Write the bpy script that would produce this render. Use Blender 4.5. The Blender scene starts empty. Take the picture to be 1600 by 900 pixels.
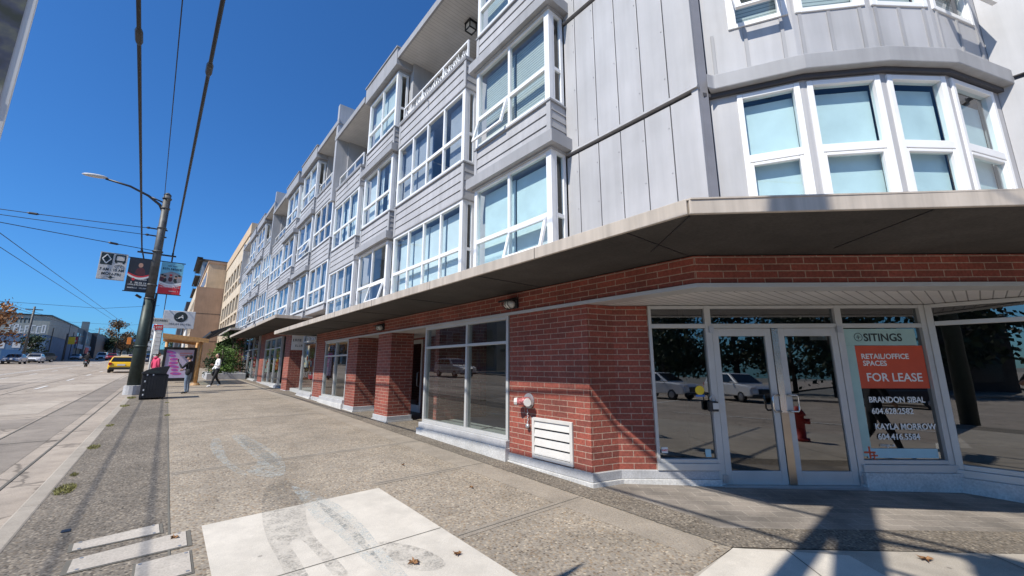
import bpy, bmesh, math, random
from mathutils import Vector, Matrix, noise
random.seed(11)
R = math.radians
scene = bpy.context.scene
col = scene.collection
SL = 0.022                      # the street climbs 2.2 % away from the camera

# ------------------------------------------------------------------ camera
cam_d = bpy.data.cameras.new('camera'); cam = bpy.data.objects.new('camera', cam_d); col.objects.link(cam)
cam.location = (0, 0, 1.6); cam.rotation_euler = (R(90 + 11.13), 0, R(-40.6))
cam_d.sensor_width = 36; cam_d.lens = 13.95; cam_d.clip_start = 0.05; cam_d.clip_end = 6000
scene.camera = cam
# ------------------------------------------------------------------ sky, sun, exposure
SUN_AZ, SUN_EL = 260.0, 48.5    # clockwise from +Y (the street direction)
w = bpy.data.worlds.new('World'); scene.world = w; w.use_nodes = True
nt = w.node_tree
sky = nt.nodes.new('ShaderNodeTexSky'); sky.sky_type = 'NISHITA'; sky.sun_disc = False
sky.sun_elevation = R(SUN_EL); sky.sun_rotation = R(SUN_AZ)
sky.air_density = 1.0; sky.dust_density = 0.8; sky.ozone_density = 2.0; sky.altitude = 60
bg = nt.nodes['Background']; bg.inputs['Strength'].default_value = 0.10
tint = nt.nodes.new('ShaderNodeMix'); tint.data_type = 'RGBA'; tint.blend_type = 'MULTIPLY'; tint.inputs[0].default_value = 1.0
nt.links.new(sky.outputs['Color'], tint.inputs[6]); tint.inputs[7].default_value = (0.33, 0.79, 1.32, 1)
nt.links.new(tint.outputs[2], bg.inputs['Color'])
sd = bpy.data.lights.new('sun', 'SUN'); so = bpy.data.objects.new('sun', sd); col.objects.link(so)
sd.energy = 5.0; sd.angle = R(0.53); sd.color = (1.0, 0.945, 0.85)
_a = R(SUN_AZ); _e = R(SUN_EL)
sdir = -Vector((math.sin(_a) * math.cos(_e), math.cos(_a) * math.cos(_e), math.sin(_e)))
so.rotation_euler = sdir.to_track_quat('-Z', 'Y').to_euler(); so.location = (-20, -5, 40)
vs = scene.view_settings
vs.view_transform = 'Standard'; vs.look = 'None'; vs.gamma = 1; vs.use_curve_mapping = False
vs.exposure = 0.3
try:
    scene.cycles.max_bounces = 8; scene.cycles.transparent_max_bounces = 24; scene.cycles.use_denoising = True
    scene.cycles.sample_clamp_indirect = 6
except Exception: pass

# ------------------------------------------------------------------ helpers
def gz(x, y): return SL * y
class MB:
    def __init__(s): s.v = []; s.f = []; s.m = []
    def add(s, vs, fs, m=0):
        o = len(s.v); s.v.extend([tuple(p) for p in vs])
        for f in fs: s.f.append([i + o for i in f]); s.m.append(m)
        return s
    def box(s, x0, x1, y0, y1, z0, z1, m=0):
        return s.add([(x0,y0,z0),(x1,y0,z0),(x1,y1,z0),(x0,y1,z0),(x0,y0,z1),(x1,y0,z1),(x1,y1,z1),(x0,y1,z1)],
              [(0,3,2,1),(4,5,6,7),(0,1,5,4),(1,2,6,5),(2,3,7,6),(3,0,4,7)], m)
    def obox(s, c, d, rz=0, rx=0, ry=0, m=0):
        M = Matrix.Rotation(rz,3,'Z') @ Matrix.Rotation(ry,3,'Y') @ Matrix.Rotation(rx,3,'X')
        hx,hy,hz = d[0]/2,d[1]/2,d[2]/2; c = Vector(c)
        P = [(-hx,-hy,-hz),(hx,-hy,-hz),(hx,hy,-hz),(-hx,hy,-hz),(-hx,-hy,hz),(hx,-hy,hz),(hx,hy,hz),(-hx,hy,hz)]
        return s.add([c + M @ Vector(p) for p in P], [(0,3,2,1),(4,5,6,7),(0,1,5,4),(1,2,6,5),(2,3,7,6),(3,0,4,7)], m)
    def seg(s, p, q, t, z0, z1, m=0, off=0):
        """upright slab between plan points p and q; thickness t to the RIGHT of p->q, shifted by off"""
        d = Vector((q[0]-p[0], q[1]-p[1])); d.normalize(); n = Vector((d.y, -d.x))
        a = [(p[0]+n.x*off, p[1]+n.y*off), (q[0]+n.x*off, q[1]+n.y*off), (q[0]+n.x*(off+t), q[1]+n.y*(off+t)), (p[0]+n.x*(off+t), p[1]+n.y*(off+t))]
        return s.prism(a, z0, z1, m)
    def prism(s, poly, z0, z1, m=0):
        A = sum(poly[i][0]*poly[(i+1)%len(poly)][1]-poly[(i+1)%len(poly)][0]*poly[i][1] for i in range(len(poly)))
        if A < 0: poly = poly[::-1]
        n = len(poly); f0 = z0 if callable(z0) else (lambda x,y: z0); f1 = z1 if callable(z1) else (lambda x,y: z1)
        vs = [(x,y,f0(x,y)) for x,y in poly] + [(x,y,f1(x,y)) for x,y in poly]
        fs = [tuple(range(n))[::-1], tuple(range(n,2*n))] + [(i,(i+1)%n,n+(i+1)%n,n+i) for i in range(n)]
        return s.add(vs, fs, m)
    def ext(s, poly, vec, m=0):
        """3-D polygon extruded along vec"""
        n = len(poly); P = [Vector(p) for p in poly]; V = Vector(vec)
        vs = P + [p + V for p in P]
        return s.add(vs, [tuple(range(n))[::-1], tuple(range(n,2*n))] + [(i,(i+1)%n,n+(i+1)%n,n+i) for i in range(n)], m)
    def sheet(s, poly, dz, m=0):
        A = sum(poly[i][0]*poly[(i+1)%len(poly)][1]-poly[(i+1)%len(poly)][0]*poly[i][1] for i in range(len(poly)))
        if A < 0: poly = poly[::-1]
        return s.add([(x,y,gz(x,y)+dz) for x,y in poly], [tuple(range(len(poly)))], m)
    def quad(s, *P, m=0): return s.add(P, [tuple(range(len(P)))], m)
    def tube(s, pts, r, n=8, m=0, caps=True):
        pts = [Vector(p) for p in pts]; k = len(pts); rs = r if isinstance(r,(list,tuple)) else [r]*k
        o = len(s.v); u = None
        for i,p in enumerate(pts):
            t = (pts[min(i+1,k-1)] - pts[max(i-1,0)]).normalized()
            if u is None:
                u = t.orthogonal().normalized()
            else:
                u = (u - t*u.dot(t)); u = u.normalized() if u.length > 1e-6 else t.orthogonal().normalized()
            v = t.cross(u)
            for j in range(n):
                a = 2*math.pi*j/n; s.v.append(tuple(p + (u*math.cos(a)+v*math.sin(a))*rs[i]))
        for i in range(k-1):
            for j in range(n):
                s.f.append([o+i*n+j, o+i*n+(j+1)%n, o+(i+1)*n+(j+1)%n, o+(i+1)*n+j]); s.m.append(m)
        if caps:
            s.f.append([o+j for j in range(n)][::-1]); s.m.append(m)
            s.f.append([o+(k-1)*n+j for j in range(n)]); s.m.append(m)
        return s
    def ell(s, c, r, nu=12, nv=8, m=0, M=None):
        c = Vector(c); o = len(s.v); M = M or Matrix.Identity(3)
        for i in range(nv+1):
            th = math.pi*i/nv
            for j in range(nu):
                ph = 2*math.pi*j/nu
                s.v.append(tuple(c + M @ Vector((r[0]*math.sin(th)*math.cos(ph), r[1]*math.sin(th)*math.sin(ph), r[2]*math.cos(th)))))
        for i in range(nv):
            for j in range(nu):
                s.f.append([o+i*nu+j, o+(i+1)*nu+j, o+(i+1)*nu+(j+1)%nu, o+i*nu+(j+1)%nu]); s.m.append(m)
        return s
    def build(s, name, mats, parent=None, smooth=False, bevel=0, uv=True):
        if not isinstance(mats,(list,tuple)): mats = [mats]
        L = Vector((0,0,0)); p = parent
        while p is not None: L += p.location; p = p.parent
        me = bpy.data.meshes.new(name)
        me.from_pydata([(a-L.x,b-L.y,c-L.z) for a,b,c in s.v], [], s.f)
        for m_ in mats: me.materials.append(m_)
        if len(mats) > 1: me.polygons.foreach_set('material_index', s.m)
        me.validate(); me.update()
        if smooth: me.polygons.foreach_set('use_smooth', [True]*len(me.polygons))
        if uv:
            ul = me.uv_layers.new(name='UVMap'); data = ul.data
            V = me.vertices
            for pl in me.polygons:
                n = pl.normal
                if abs(n.z) > 0.9: 
                    for li in pl.loop_indices:
                        c = V[me.loops[li].vertex_index].co; data[li].uv = (c.x+L.x, c.y+L.y)
                else:
                    t = Vector((-n.y, n.x, 0)).normalized()
                    for li in pl.loop_indices:
                        c = V[me.loops[li].vertex_index].co; data[li].uv = ((c+L).dot(t), c.z+L.z)
        ob = bpy.data.objects.new(name, me); col.objects.link(ob)
        if parent is not None: ob.parent = parent
        if bevel:
            b = ob.modifiers.new('bevel','BEVEL'); b.width = bevel; b.segments = 2; b.limit_method = 'ANGLE'
        return ob
def empty(name, loc):
    o = bpy.data.objects.new(name, None); o.empty_display_size = 0.2; o.location = loc; col.objects.link(o); return o
def tag(o, label, cat, group=None):
    o['label'] = label; o['category'] = cat
    if group: o['group'] = group
    return o
def structure(o): o['kind'] = 'structure'; return o
def kids(o): return [c for c in bpy.data.objects if c.parent is o]
def copy_tree(o, parent=None):
    c = o.copy(); col.objects.link(c); c.parent = parent
    for ch in kids(o): copy_tree(ch, c)
    return c
def text(body, size, M, mat, parent, name='lettering', align='LEFT', bold=0.0, sx=1.0, extrude=0.001):
    cu = bpy.data.curves.new(name, 'FONT'); cu.body = body; cu.size = size; cu.align_x = align; cu.offset = bold; cu.extrude = extrude
    cu.resolution_u = 3
    tmp = bpy.data.objects.new('tmp', cu); col.objects.link(tmp)
    dg = bpy.context.evaluated_depsgraph_get(); me = bpy.data.meshes.new_from_object(tmp.evaluated_get(dg))
    bpy.data.objects.remove(tmp); me.name = name
    L = Vector((0,0,0)); p = parent
    while p is not None: L += p.location; p = p.parent
    me.transform(Matrix.Translation(-L) @ M @ Matrix.Diagonal((sx,1,1,1)))
    me.materials.clear(); me.materials.append(mat)
    o = bpy.data.objects.new(name, me); col.objects.link(o); o.parent = parent
    return o
def frame(origin, right, up=(0,0,1)):
    r = Vector(right).normalized(); u = Vector(up); n = r.cross(u).normalized()
    M = Matrix((r, u, n)).transposed().to_4x4(); M.translation = Vector(origin); return M

# ------------------------------------------------------------------ materials
def newmat(name):
    m = bpy.data.materials.new(name); m.use_nodes = True
    return m, m.node_tree, m.node_tree.nodes['Principled BSDF']
def N(nt, t, **kw):
    n = nt.nodes.new(t)
    for k,v in kw.items():
        if k in n.inputs: n.inputs[k].default_value = v
        else: setattr(n, k, v)
    return n
def ramp(nt, fac, stops):
    r = nt.nodes.new('ShaderNodeValToRGB'); e = r.color_ramp.elements
    while len(e) < len(stops): e.new(0.5)
    for i,(p,c) in enumerate(stops): e[i].position = p; e[i].color = (*c,1)
    nt.links.new(fac, r.inputs['Fac']); return r.outputs['Color']
def mixc(nt, a, b, fac, mode='MIX'):
    m = nt.nodes.new('ShaderNodeMix'); m.data_type = 'RGBA'; m.blend_type = mode
    for s_,v in (('A',a),('B',b)):
        i = [x for x in m.inputs if x.name == s_ and x.type == 'RGBA'][0]
        if isinstance(v, tuple): i.default_value = (*v,1)
        else: nt.links.new(v, i)
    f = m.inputs[0]
    if isinstance(fac,(int,float)): f.default_value = fac
    else: nt.links.new(fac, f)
    return [o for o in m.outputs if o.type == 'RGBA'][0]
def pos(nt): return nt.nodes.new('ShaderNodeNewGeometry').outputs['Position']
def noisef(nt, scale, detail=4, vec=None, rough=0.55):
    n = N(nt,'ShaderNodeTexNoise', Scale=scale, Detail=detail, Roughness=rough); nt.links.new(vec or pos(nt), n.inputs['Vector']); return n.outputs['Fac']
def bumpto(nt, bsdf, h, strength, dist):
    b = N(nt,'ShaderNodeBump', Strength=strength, Distance=dist); nt.links.new(h, b.inputs['Height']); nt.links.new(b.outputs['Normal'], bsdf.inputs['Normal'])
def plain(name, c, rough=0.6, metal=0.0, var=0.12, scale=3.0, bump=0.0, bscale=60, spec=0.5):
    """painted / cast surface: base colour with soft uneven tone and fine grain"""
    m, nt, b = newmat(name)
    f = noisef(nt, scale, 5)
    lo = tuple(x*(1-var) for x in c); hi = tuple(min(1,x*(1+var)) for x in c)
    nt.links.new(ramp(nt, f, [(0.3,lo),(0.7,hi)]), b.inputs['Base Color'])
    b.inputs['Roughness'].default_value = rough; b.inputs['Metallic'].default_value = metal
    b.inputs['Specular IOR Level'].default_value = spec
    if bump: bumpto(nt, b, noisef(nt, bscale, 3), bump, 0.004)
    return m
def streaky(name, c, rough=0.5, amt=0.25):
    """weathered sheet metal / paint with vertical run marks"""
    m, nt, b = newmat(name)
    mp = N(nt,'ShaderNodeMapping'); mp.inputs['Scale'].default_value = (9,9,0.7); nt.links.new(pos(nt), mp.inputs['Vector'])
    f1 = noisef(nt, 1.0, 6, mp.outputs['Vector']); f2 = noisef(nt, 0.9, 5)
    a = ramp(nt, f1, [(0.35,tuple(x*(1-amt) for x in c)),(0.62,c)])
    bb = ramp(nt, f2, [(0.35,(0.88,)*3),(0.65,(1.05,1.05,1.06))])
    nt.links.new(mixc(nt, a, bb, 1.0, 'MULTIPLY'), b.inputs['Base Color'])
    b.inputs['Roughness'].default_value = rough
    bumpto(nt, b, f2, 0.25, 0.02)
    return m
def brick(name, c1, c2, mort, bw=0.30, rh=0.08, ms=0.006):
    m, nt, b = newmat(name)
    uv = nt.nodes.new('ShaderNodeTexCoord').outputs['UV']
    t = N(nt,'ShaderNodeTexBrick', Scale=1.0); t.inputs['Brick Width'].default_value = bw; t.inputs['Row Height'].default_value = rh
    t.inputs['Mortar Size'].default_value = ms; t.inputs['Mortar Smooth'].default_value = 0.2; t.inputs['Bias'].default_value = -0.1
    t.inputs['Color1'].default_value = (*c1,1); t.inputs['Color2'].default_value = (*c2,1); t.inputs['Mortar'].default_value = (*mort,1)
    nt.links.new(uv, t.inputs['Vector'])
    f = noisef(nt, 34, 5); g = noisef(nt, 1.3, 4)
    a = ramp(nt, f, [(0.3,(0.72,)*3),(0.7,(1.15,)*3)]); d = ramp(nt, g, [(0.3,(0.70,0.68,0.67)),(0.7,(1.08,)*3)])
    nt.links.new(mixc(nt, mixc(nt, t.outputs['Color'], a, 1.0,'MULTIPLY'), d, 1.0,'MULTIPLY'), b.inputs['Base Color'])
    b.inputs['Roughness'].default_value = 0.85
    h = N(nt,'ShaderNodeMath', operation='MULTIPLY_ADD'); nt.links.new(t.outputs['Fac'], h.inputs[0]); h.inputs[1].default_value = -1.0
    nt.links.new(f, h.inputs[2]); bumpto(nt, b, h.outputs[0], 0.7, 0.006)
    return m
def spots(nt, c, scale=2.3, size=0.045):
    v = N(nt,'ShaderNodeTexVoronoi', Scale=scale, Randomness=1.0); nt.links.new(pos(nt), v.inputs['Vector'])
    return mixc(nt, c, ramp(nt, v.outputs['Distance'], [(size*0.7,(0.62,)*3),(size,(1,1,1))]), 1.0, 'MULTIPLY')
def aggregate(name, cols, base, scale=85, rough=0.9, dirt=0.22, jitter=0.9, mixamt=0.95):
    """exposed-aggregate concrete: pebbles of several colours in a cement ground, big soft stains"""
    m, nt, b = newmat(name)
    v = N(nt,'ShaderNodeTexVoronoi', Scale=scale, Randomness=jitter); nt.links.new(pos(nt), v.inputs['Vector'])
    sep = nt.nodes.new('ShaderNodeSeparateColor'); nt.links.new(v.outputs['Color'], sep.inputs[0])
    peb = ramp(nt, sep.outputs[0], [(i/(len(cols)-0.999), c) for i,c in enumerate(cols)])
    edge = ramp(nt, v.outputs['Distance'], [(0.35,(1,1,1)),(0.7,(0,0,0))])
    c = mixc(nt, base, peb, edge); c = mixc(nt, base, c, mixamt)
    s1 = noisef(nt, 0.55, 6, rough=0.65); s2 = noisef(nt, 2.7, 5)
    st = ramp(nt, s1, [(0.32,(1-dirt,)*3),(0.66,(1.06,)*3)]); st2 = ramp(nt, s2, [(0.35,(0.86,)*3),(0.6,(1.03,)*3)])
    c = mixc(nt, mixc(nt, c, st, 1.0,'MULTIPLY'), st2, 1.0,'MULTIPLY')
    nt.links.new(spots(nt,c), b.inputs['Base Color']); b.inputs['Roughness'].default_value = rough; b.inputs['Specular IOR Level'].default_value = 0.3
    bumpto(nt, b, v.outputs['Distance'], 0.5, -0.006)
    return m
def concrete(name, c, dirt=0.2, grain=140, cracks=0.0):
    m, nt, b = newmat(name)
    f = noisef(nt, grain, 3); s1 = noisef(nt, 0.6, 7, rough=0.65); s2 = noisef(nt, 4.5, 5)
    a = ramp(nt, f, [(0.3,tuple(x*0.8 for x in c)),(0.7,tuple(x*1.12 for x in c))])
    st = ramp(nt, s1, [(0.34,(1-dirt,)*3),(0.66,(1.05,)*3)]); st2 = ramp(nt, s2, [(0.34,(0.88,)*3),(0.6,(1.02,)*3)])
    cc = mixc(nt, mixc(nt, a, st, 1.0,'MULTIPLY'), st2, 1.0,'MULTIPLY')
    if cracks:
        v = N(nt,'ShaderNodeTexVoronoi', Scale=0.33, feature='DISTANCE_TO_EDGE'); 
        mp = N(nt,'ShaderNodeVectorMath', operation='MULTIPLY_ADD'); nn = N(nt,'ShaderNodeTexNoise', Scale=1.2, Detail=6)
        nt.links.new(pos(nt), nn.inputs['Vector']); nt.links.new(nn.outputs['Color'], mp.inputs[0]); mp.inputs[1].default_value = (1.6,1.6,0); nt.links.new(pos(nt), mp.inputs[2])
        nt.links.new(mp.outputs[0], v.inputs['Vector'])
        k = ramp(nt, v.outputs['Distance'], [(0.004,(1-cracks,)*3),(0.012,(1,1,1))])
        cc = mixc(nt, cc, k, 1.0,'MULTIPLY')
    nt.links.new(spots(nt,cc) if grain > 80 else cc, b.inputs['Base Color']); b.inputs['Roughness'].default_value = 0.9; b.inputs['Specular IOR Level'].default_value = 0.3
    bumpto(nt, b, f, 0.3, 0.003)
    return m
def glass(name, tint=(0.8,0.88,0.88), ior=1.55, wav=0.0, rough=0.0):
    m = bpy.data.materials.new(name); m.use_nodes = True; nt = m.node_tree; nt.nodes.clear()
    out = nt.nodes.new('ShaderNodeOutputMaterial'); mx = nt.nodes.new('ShaderNodeMixShader')
    tr = N(nt,'ShaderNodeBsdfTransparent'); tr.inputs['Color'].default_value = (*tint,1)
    gl = N(nt,'ShaderNodeBsdfGlossy'); gl.inputs['Roughness'].default_value = rough
    f0 = ((ior-1)/(ior+1))**2*1.35                      # both faces of the pane; Schlick, the same from either side
    lw = N(nt,'ShaderNodeLayerWeight', Blend=0.5); pw = N(nt,'ShaderNodeMath', operation='POWER'); nt.links.new(lw.outputs['Facing'], pw.inputs[0]); pw.inputs[1].default_value = 4.0
    fr = N(nt,'ShaderNodeMath', operation='MULTIPLY_ADD'); nt.links.new(pw.outputs[0], fr.inputs[0]); fr.inputs[1].default_value = 1-f0; fr.inputs[2].default_value = f0
    if wav:
        b = N(nt,'ShaderNodeBump', Strength=wav, Distance=0.02); nt.links.new(noisef(nt, 1.1, 1), b.inputs['Height'])
        nt.links.new(b.outputs['Normal'], gl.inputs['Normal'])
    nt.links.new(fr.outputs[0], mx.inputs[0]); nt.links.new(tr.outputs[0], mx.inputs[1]); nt.links.new(gl.outputs[0], mx.inputs[2])
    nt.links.new(mx.outputs[0], out.inputs[0]); return m
def lines(name, c, dark, axis, period, width=0.08, rough=0.6):
    """boards / ribs: thin grooves every `period` metres along an axis (0 x,1 y,2 z)"""
    m, nt, b = newmat(name)
    sp = nt.nodes.new('ShaderNodeSeparateXYZ'); nt.links.new(pos(nt), sp.inputs[0])
    d = N(nt,'ShaderNodeMath', operation='DIVIDE'); nt.links.new(sp.outputs[axis], d.inputs[0]); d.inputs[1].default_value = period
    fr = N(nt,'ShaderNodeMath', operation='FRACT'); nt.links.new(d.outputs[0], fr.inputs[0])
    g = ramp(nt, fr.outputs[0], [(0.0,dark),(width,dark),(width+0.04,c)])
    f = noisef(nt, 2.5, 5); v = ramp(nt, f, [(0.3,(0.9,)*3),(0.7,(1.05,)*3)])
    nt.links.new(mixc(nt, g, v, 1.0,'MULTIPLY'), b.inputs['Base Color']); b.inputs['Roughness'].default_value = rough
    bumpto(nt, b, ramp(nt, fr.outputs[0], [(0,(0,0,0)),(width,(0,0,0)),(width+0.06,(1,1,1))]), 0.6, 0.006)
    return m
MT = {}
MT['panel'] = streaky('painted_metal_panel', (0.425,0.42,0.425), 0.5, 0.10)
MT['siding'] = streaky('painted_lap_siding', (0.42,0.415,0.42), 0.6, 0.12)
MT['trim'] = streaky('grey_trim', (0.335,0.333,0.34), 0.6, 0.12)
MT['darkgap'] = plain('dark_joint_and_shade', (0.06,0.06,0.07), 0.8)  # real panel joints, and the painted shade under cornice and belts
MT['white'] = plain('white_vinyl', (0.76,0.76,0.76), 0.4, var=0.05)
MT['soffit'] = lines('white_soffit_board', (0.60,0.585,0.56), (0.3,0.29,0.28), 1, 0.1, 0.05)
MT['fascia'] = streaky('beige_fascia', (0.50,0.435,0.365), 0.55, 0.24)
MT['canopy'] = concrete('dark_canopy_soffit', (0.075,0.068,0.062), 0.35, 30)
MT['brick'] = brick('red_brick', (0.315,0.078,0.052), (0.20,0.056,0.042), (0.42,0.29,0.225))
MT['alu'] = plain('aluminium_frame', (0.50,0.50,0.49), 0.42, 0.25, var=0.06)
MT['plinth'] = concrete('white_painted_concrete', (0.62,0.61,0.59), 0.25, 40)
MT['sillc'] = concrete('grey_concrete_sill', (0.46,0.46,0.47), 0.2, 60)
MT['soffit2'] = lines('white_strip_soffit', (0.62,0.6,0.58), (0.25,0.24,0.23), 1, 0.105, 0.1)
MT['glass'] = glass('clear_glass', (0.86,0.92,0.92), 1.62)
MT['shopglass'] = glass('shop_glass', (0.66,0.72,0.71), 2.0, 0.03)
MT['darkglass'] = glass('tinted_shop_glass', (0.34,0.37,0.38), 2.3, 0.05)
MT['blueglass'] = glass('blue_tinted_glass', (0.82,0.93,0.95), 1.6)
MT['curtain'] = plain('pale_curtain', (0.72,0.75,0.77), 0.9, var=0.06, scale=2)
MT['bluecurtain'] = plain('pale_blue_blind', (0.60,0.66,0.665), 0.8, var=0.08, scale=3)
MT['sheer'] = plain('sheer_white_blind', (0.60,0.67,0.70), 0.9, var=0.10, scale=1.5)
MT['blind'] = lines('slatted_blind', (0.46,0.50,0.49), (0.2,0.22,0.22), 2, 0.05, 0.2)
MT['netting'] = plain('grey_window_screen', (0.36,0.37,0.42), 0.9, var=0.1)
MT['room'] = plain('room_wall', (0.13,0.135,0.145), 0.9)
MT['shopwall'] = plain('shop_wall', (0.30,0.31,0.31), 0.9, var=0.1)
MT['shopfloor'] = plain('shop_floor', (0.42,0.43,0.42), 0.6, var=0.1)
MT['black'] = plain('black_metal', (0.018,0.018,0.02), 0.45, var=0.2)
MT['blackp'] = plain('black_plastic', (0.022,0.022,0.024), 0.4, var=0.2)
MT['steel'] = plain('galvanised_steel', (0.45,0.46,0.47), 0.4, 0.7)
MT['brushed'] = plain('brushed_steel', (0.62,0.6,0.57), 0.25, 0.95)
MT['roof'] = plain('roof_membrane', (0.2,0.2,0.2), 0.9)
def colour(name, c, rough=0.5, metal=0.0, spec=0.5):
    return plain(name, c, rough, metal, var=0.06, scale=6, spec=spec)
MT['red'] = colour('red_print', (0.62,0.03,0.04)); MT['orange'] = colour('orange_red_film', (0.55,0.075,0.03))
MT['teal'] = colour('pale_teal_film', (0.33,0.48,0.45)); MT['paleblue'] = colour('pale_blue_film', (0.35,0.54,0.60))
MT['ink'] = colour('dark_ink', (0.02,0.03,0.03)); MT['signwhite'] = colour('sign_white', (0.72,0.72,0.70)); MT['signgrey'] = colour('sign_grey', (0.55,0.53,0.50))
MT['yellow'] = colour('yellow_print', (0.78,0.55,0.03)); MT['blue'] = colour('blue_print', (0.05,0.16,0.5))
MT['skin'] = colour('skin', (0.48,0.27,0.19)); MT['hair'] = colour('dark_hair', (0.02,0.014,0.01)); MT['cloud'] = colour('shirt_white', (0.75,0.75,0.76))

# ================================================================== GROUND
PEB = [(0.403,0.326,0.235),(0.168,0.137,0.103),(0.538,0.452,0.338),(0.101,0.082,0.066),(0.325,0.231,0.141),(0.224,0.194,0.160),(0.448,0.367,0.263)]
PEBD = [(0.224,0.184,0.141),(0.078,0.065,0.053),(0.336,0.284,0.221),(0.050,0.044,0.038),(0.157,0.121,0.085),(0.403,0.347,0.273)]
MT['walk'] = aggregate('exposed_aggregate', PEB, (0.31,0.27,0.22), 42, dirt=0.2)
MT['aggdark'] = aggregate('dark_exposed_aggregate', PEBD, (0.18,0.157,0.13), 48, dirt=0.25)
MT['smooth'] = concrete('smooth_walk', (0.42,0.375,0.315), 0.2, 160)
MT['slab'] = concrete('new_concrete_slab', (0.60,0.55,0.475), 0.14, 200)
MT['kerb'] = concrete('kerb_concrete', (0.38,0.335,0.28), 0.25, 120)
MT['road'] = concrete('worn_concrete_road', (0.395,0.335,0.275), 0.26, 90, cracks=0.45)
MT['roadline'] = plain('road_paint', (0.62,0.6,0.56), 0.7, var=0.25, scale=9)
MT['earth'] = concrete('far_ground', (0.22,0.21,0.18), 0.3, 4)
MT['joint'] = plain('joint_dirt', (0.13,0.12,0.10), 0.9)
def paver_mat():
    m, nt, b = newmat('street_pavers')
    mp = N(nt,'ShaderNodeMapping'); mp.inputs['Rotation'].default_value = (0,0,R(42)); nt.links.new(pos(nt), mp.inputs['Vector'])
    t = N(nt,'ShaderNodeTexBrick', Scale=1.0); t.inputs['Brick Width'].default_value = 0.3; t.inputs['Row Height'].default_value = 0.15
    t.inputs['Mortar Size'].default_value = 0.006; t.inputs['Color1'].default_value = (0.27,0.235,0.20,1); t.inputs['Color2'].default_value = (0.215,0.19,0.165,1); t.inputs['Mortar'].default_value = (0.335,0.30,0.255,1)
    nt.links.new(mp.outputs[0], t.inputs['Vector'])
    s = ramp(nt, noisef(nt, 1.6, 6), [(0.36,(0.62,)*3),(0.6,(1.05,)*3)]); g = ramp(nt, noisef(nt, 60, 3), [(0.3,(0.85,)*3),(0.7,(1.1,)*3)])
    nt.links.new(mixc(nt, mixc(nt, t.outputs['Color'], s, 1.0,'MULTIPLY'), g, 1.0,'MULTIPLY'), b.inputs['Base Color']); b.inputs['Roughness'].default_value = 0.9
    bumpto(nt, b, t.outputs['Fac'], 0.5, -0.005); return m
MT['paver'] = paver_mat()

structure(MB().sheet([(-1800,-500),(1800,-500),(1800,3000),(-1800,3000)], -0.32).build('ground', MT['earth'], uv=False))
KX0, KX1, FX = -0.98, -0.82, 4.42
rd = MB(); rd.sheet([(-18,-300),(KX0,-300),(KX0,900),(-18,900)], -0.13); rd.sheet([(KX0,-24),(220,-24),(220,-4.9),(KX0,-4.9)], -0.13); rd.sheet([(-220,-24),(-18,-24),(-18,-4.9),(-220,-4.9)], -0.13)
structure(rd.build('road', MT['road'], uv=False))
# patches of newer and older surfacing on the near lanes
MT['patchd'] = concrete('dark_patch', (0.29,0.25,0.21), 0.3, 90); MT['patchl'] = concrete('pale_patch', (0.44,0.38,0.315), 0.2, 90)
pm = MB(); pd = MB()
for (x0,x1,y0,y1) in ((-4.0,-2.5,10.5,14.0),(-3.9,-2.6,17.5,22),(-7.7,-5.2,16,24),(-4.1,-2.4,27,33),(-8,-5.3,36,50),(-3.9,-2.2,38,47)): pm.sheet([(x0,y0),(x1,y0+0.3),(x1,y1),(x0,y1-0.2)], -0.126)
for (x0,x1,y0,y1) in ((-2.3,-1.6,3,60),(-3.5,-2.4,14.6,16.6),(-6.6,-5.6,8,15),(-7.5,-5.6,26,34)): pd.sheet([(x0,y0),(x1,y0),(x1,y1),(x0,y1)], -0.1265)
structure(pm.build('road_patch', MT['patchl'], uv=False)); structure(pd.build('road_gutter', MT['patchd'], uv=False))
jm = MB()
for y in [3+4.6*i for i in range(30)]: jm.sheet([(-8.6,y),(-1.4,y+0.1),(-1.4,y+0.13),(-8.6,y+0.03)], -0.122)
for x in (-1.42,-2.35,-4.95,-8.3): jm.sheet([(x,-2),(x+0.03,-2),(x+0.03,140),(x,140)], -0.1215)
structure(jm.build('road_joint', MT['joint'], uv=False))
lm = MB()
for k in range(22):
    y = 21.4 + 8.0*k
    if abs(y-200) > 0: lm.sheet([(-4.62,y),(-4.50,y),(-4.50,y+2.6),(-4.62,y+2.6)], -0.118)
    lm.sheet([(-8.0,y+3),(-7.88,y+3),(-7.88,y+5.6),(-8.0,y+5.6)], -0.118)
    lm.sheet([(-12.4,y+1),(-12.28,y+1),(-12.28,y+3.6),(-12.4,y+3.6)], -0.118)
for x in (-9.6,-9.35): lm.sheet([(x,12),(x+0.1,12),(x+0.1,260),(x,260)], -0.1185)
for y0 in (-6.0,-9.2): lm.sheet([(0.5,y0),(60,y0-0.3),(60,y0-0.15),(0.5,y0+0.15)], -0.118)
for x0 in (-2.6,-6): lm.sheet([(x0,-4.2),(x0+0.2,-4.2),(x0+0.2,-24),(x0,-24)], -0.118)
structure(lm.build('road_marking', MT['roadline'], uv=False))
kb = MB()
f0 = lambda x,y: gz(x,y)-0.16; f1 = lambda x,y: gz(x,y)
y = -2.2
while y < 150:
    kb.prism([(KX0,y+0.006),(KX1,y+0.006),(KX1,y+2.994),(KX0,y+2.994)], f0, f1); y += 3
kb.prism([(KX0,150),(KX1,150),(KX1,700),(KX0,700)], f0, f1)
kb.prism([(KX0,-2.2),(-0.6,-3.7),(0.6,-4.75),(2,-4.92),(2,-4.76),(0.7,-4.58),(-0.46,-3.6),(KX1,-2.2)], f0, f1)
kb.prism([(2,-4.92),(200,-4.92),(200,-4.76),(2,-4.76)], f0, f1)
structure(kb.build('kerb', MT['kerb'], bevel=0.02, uv=False))
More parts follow.
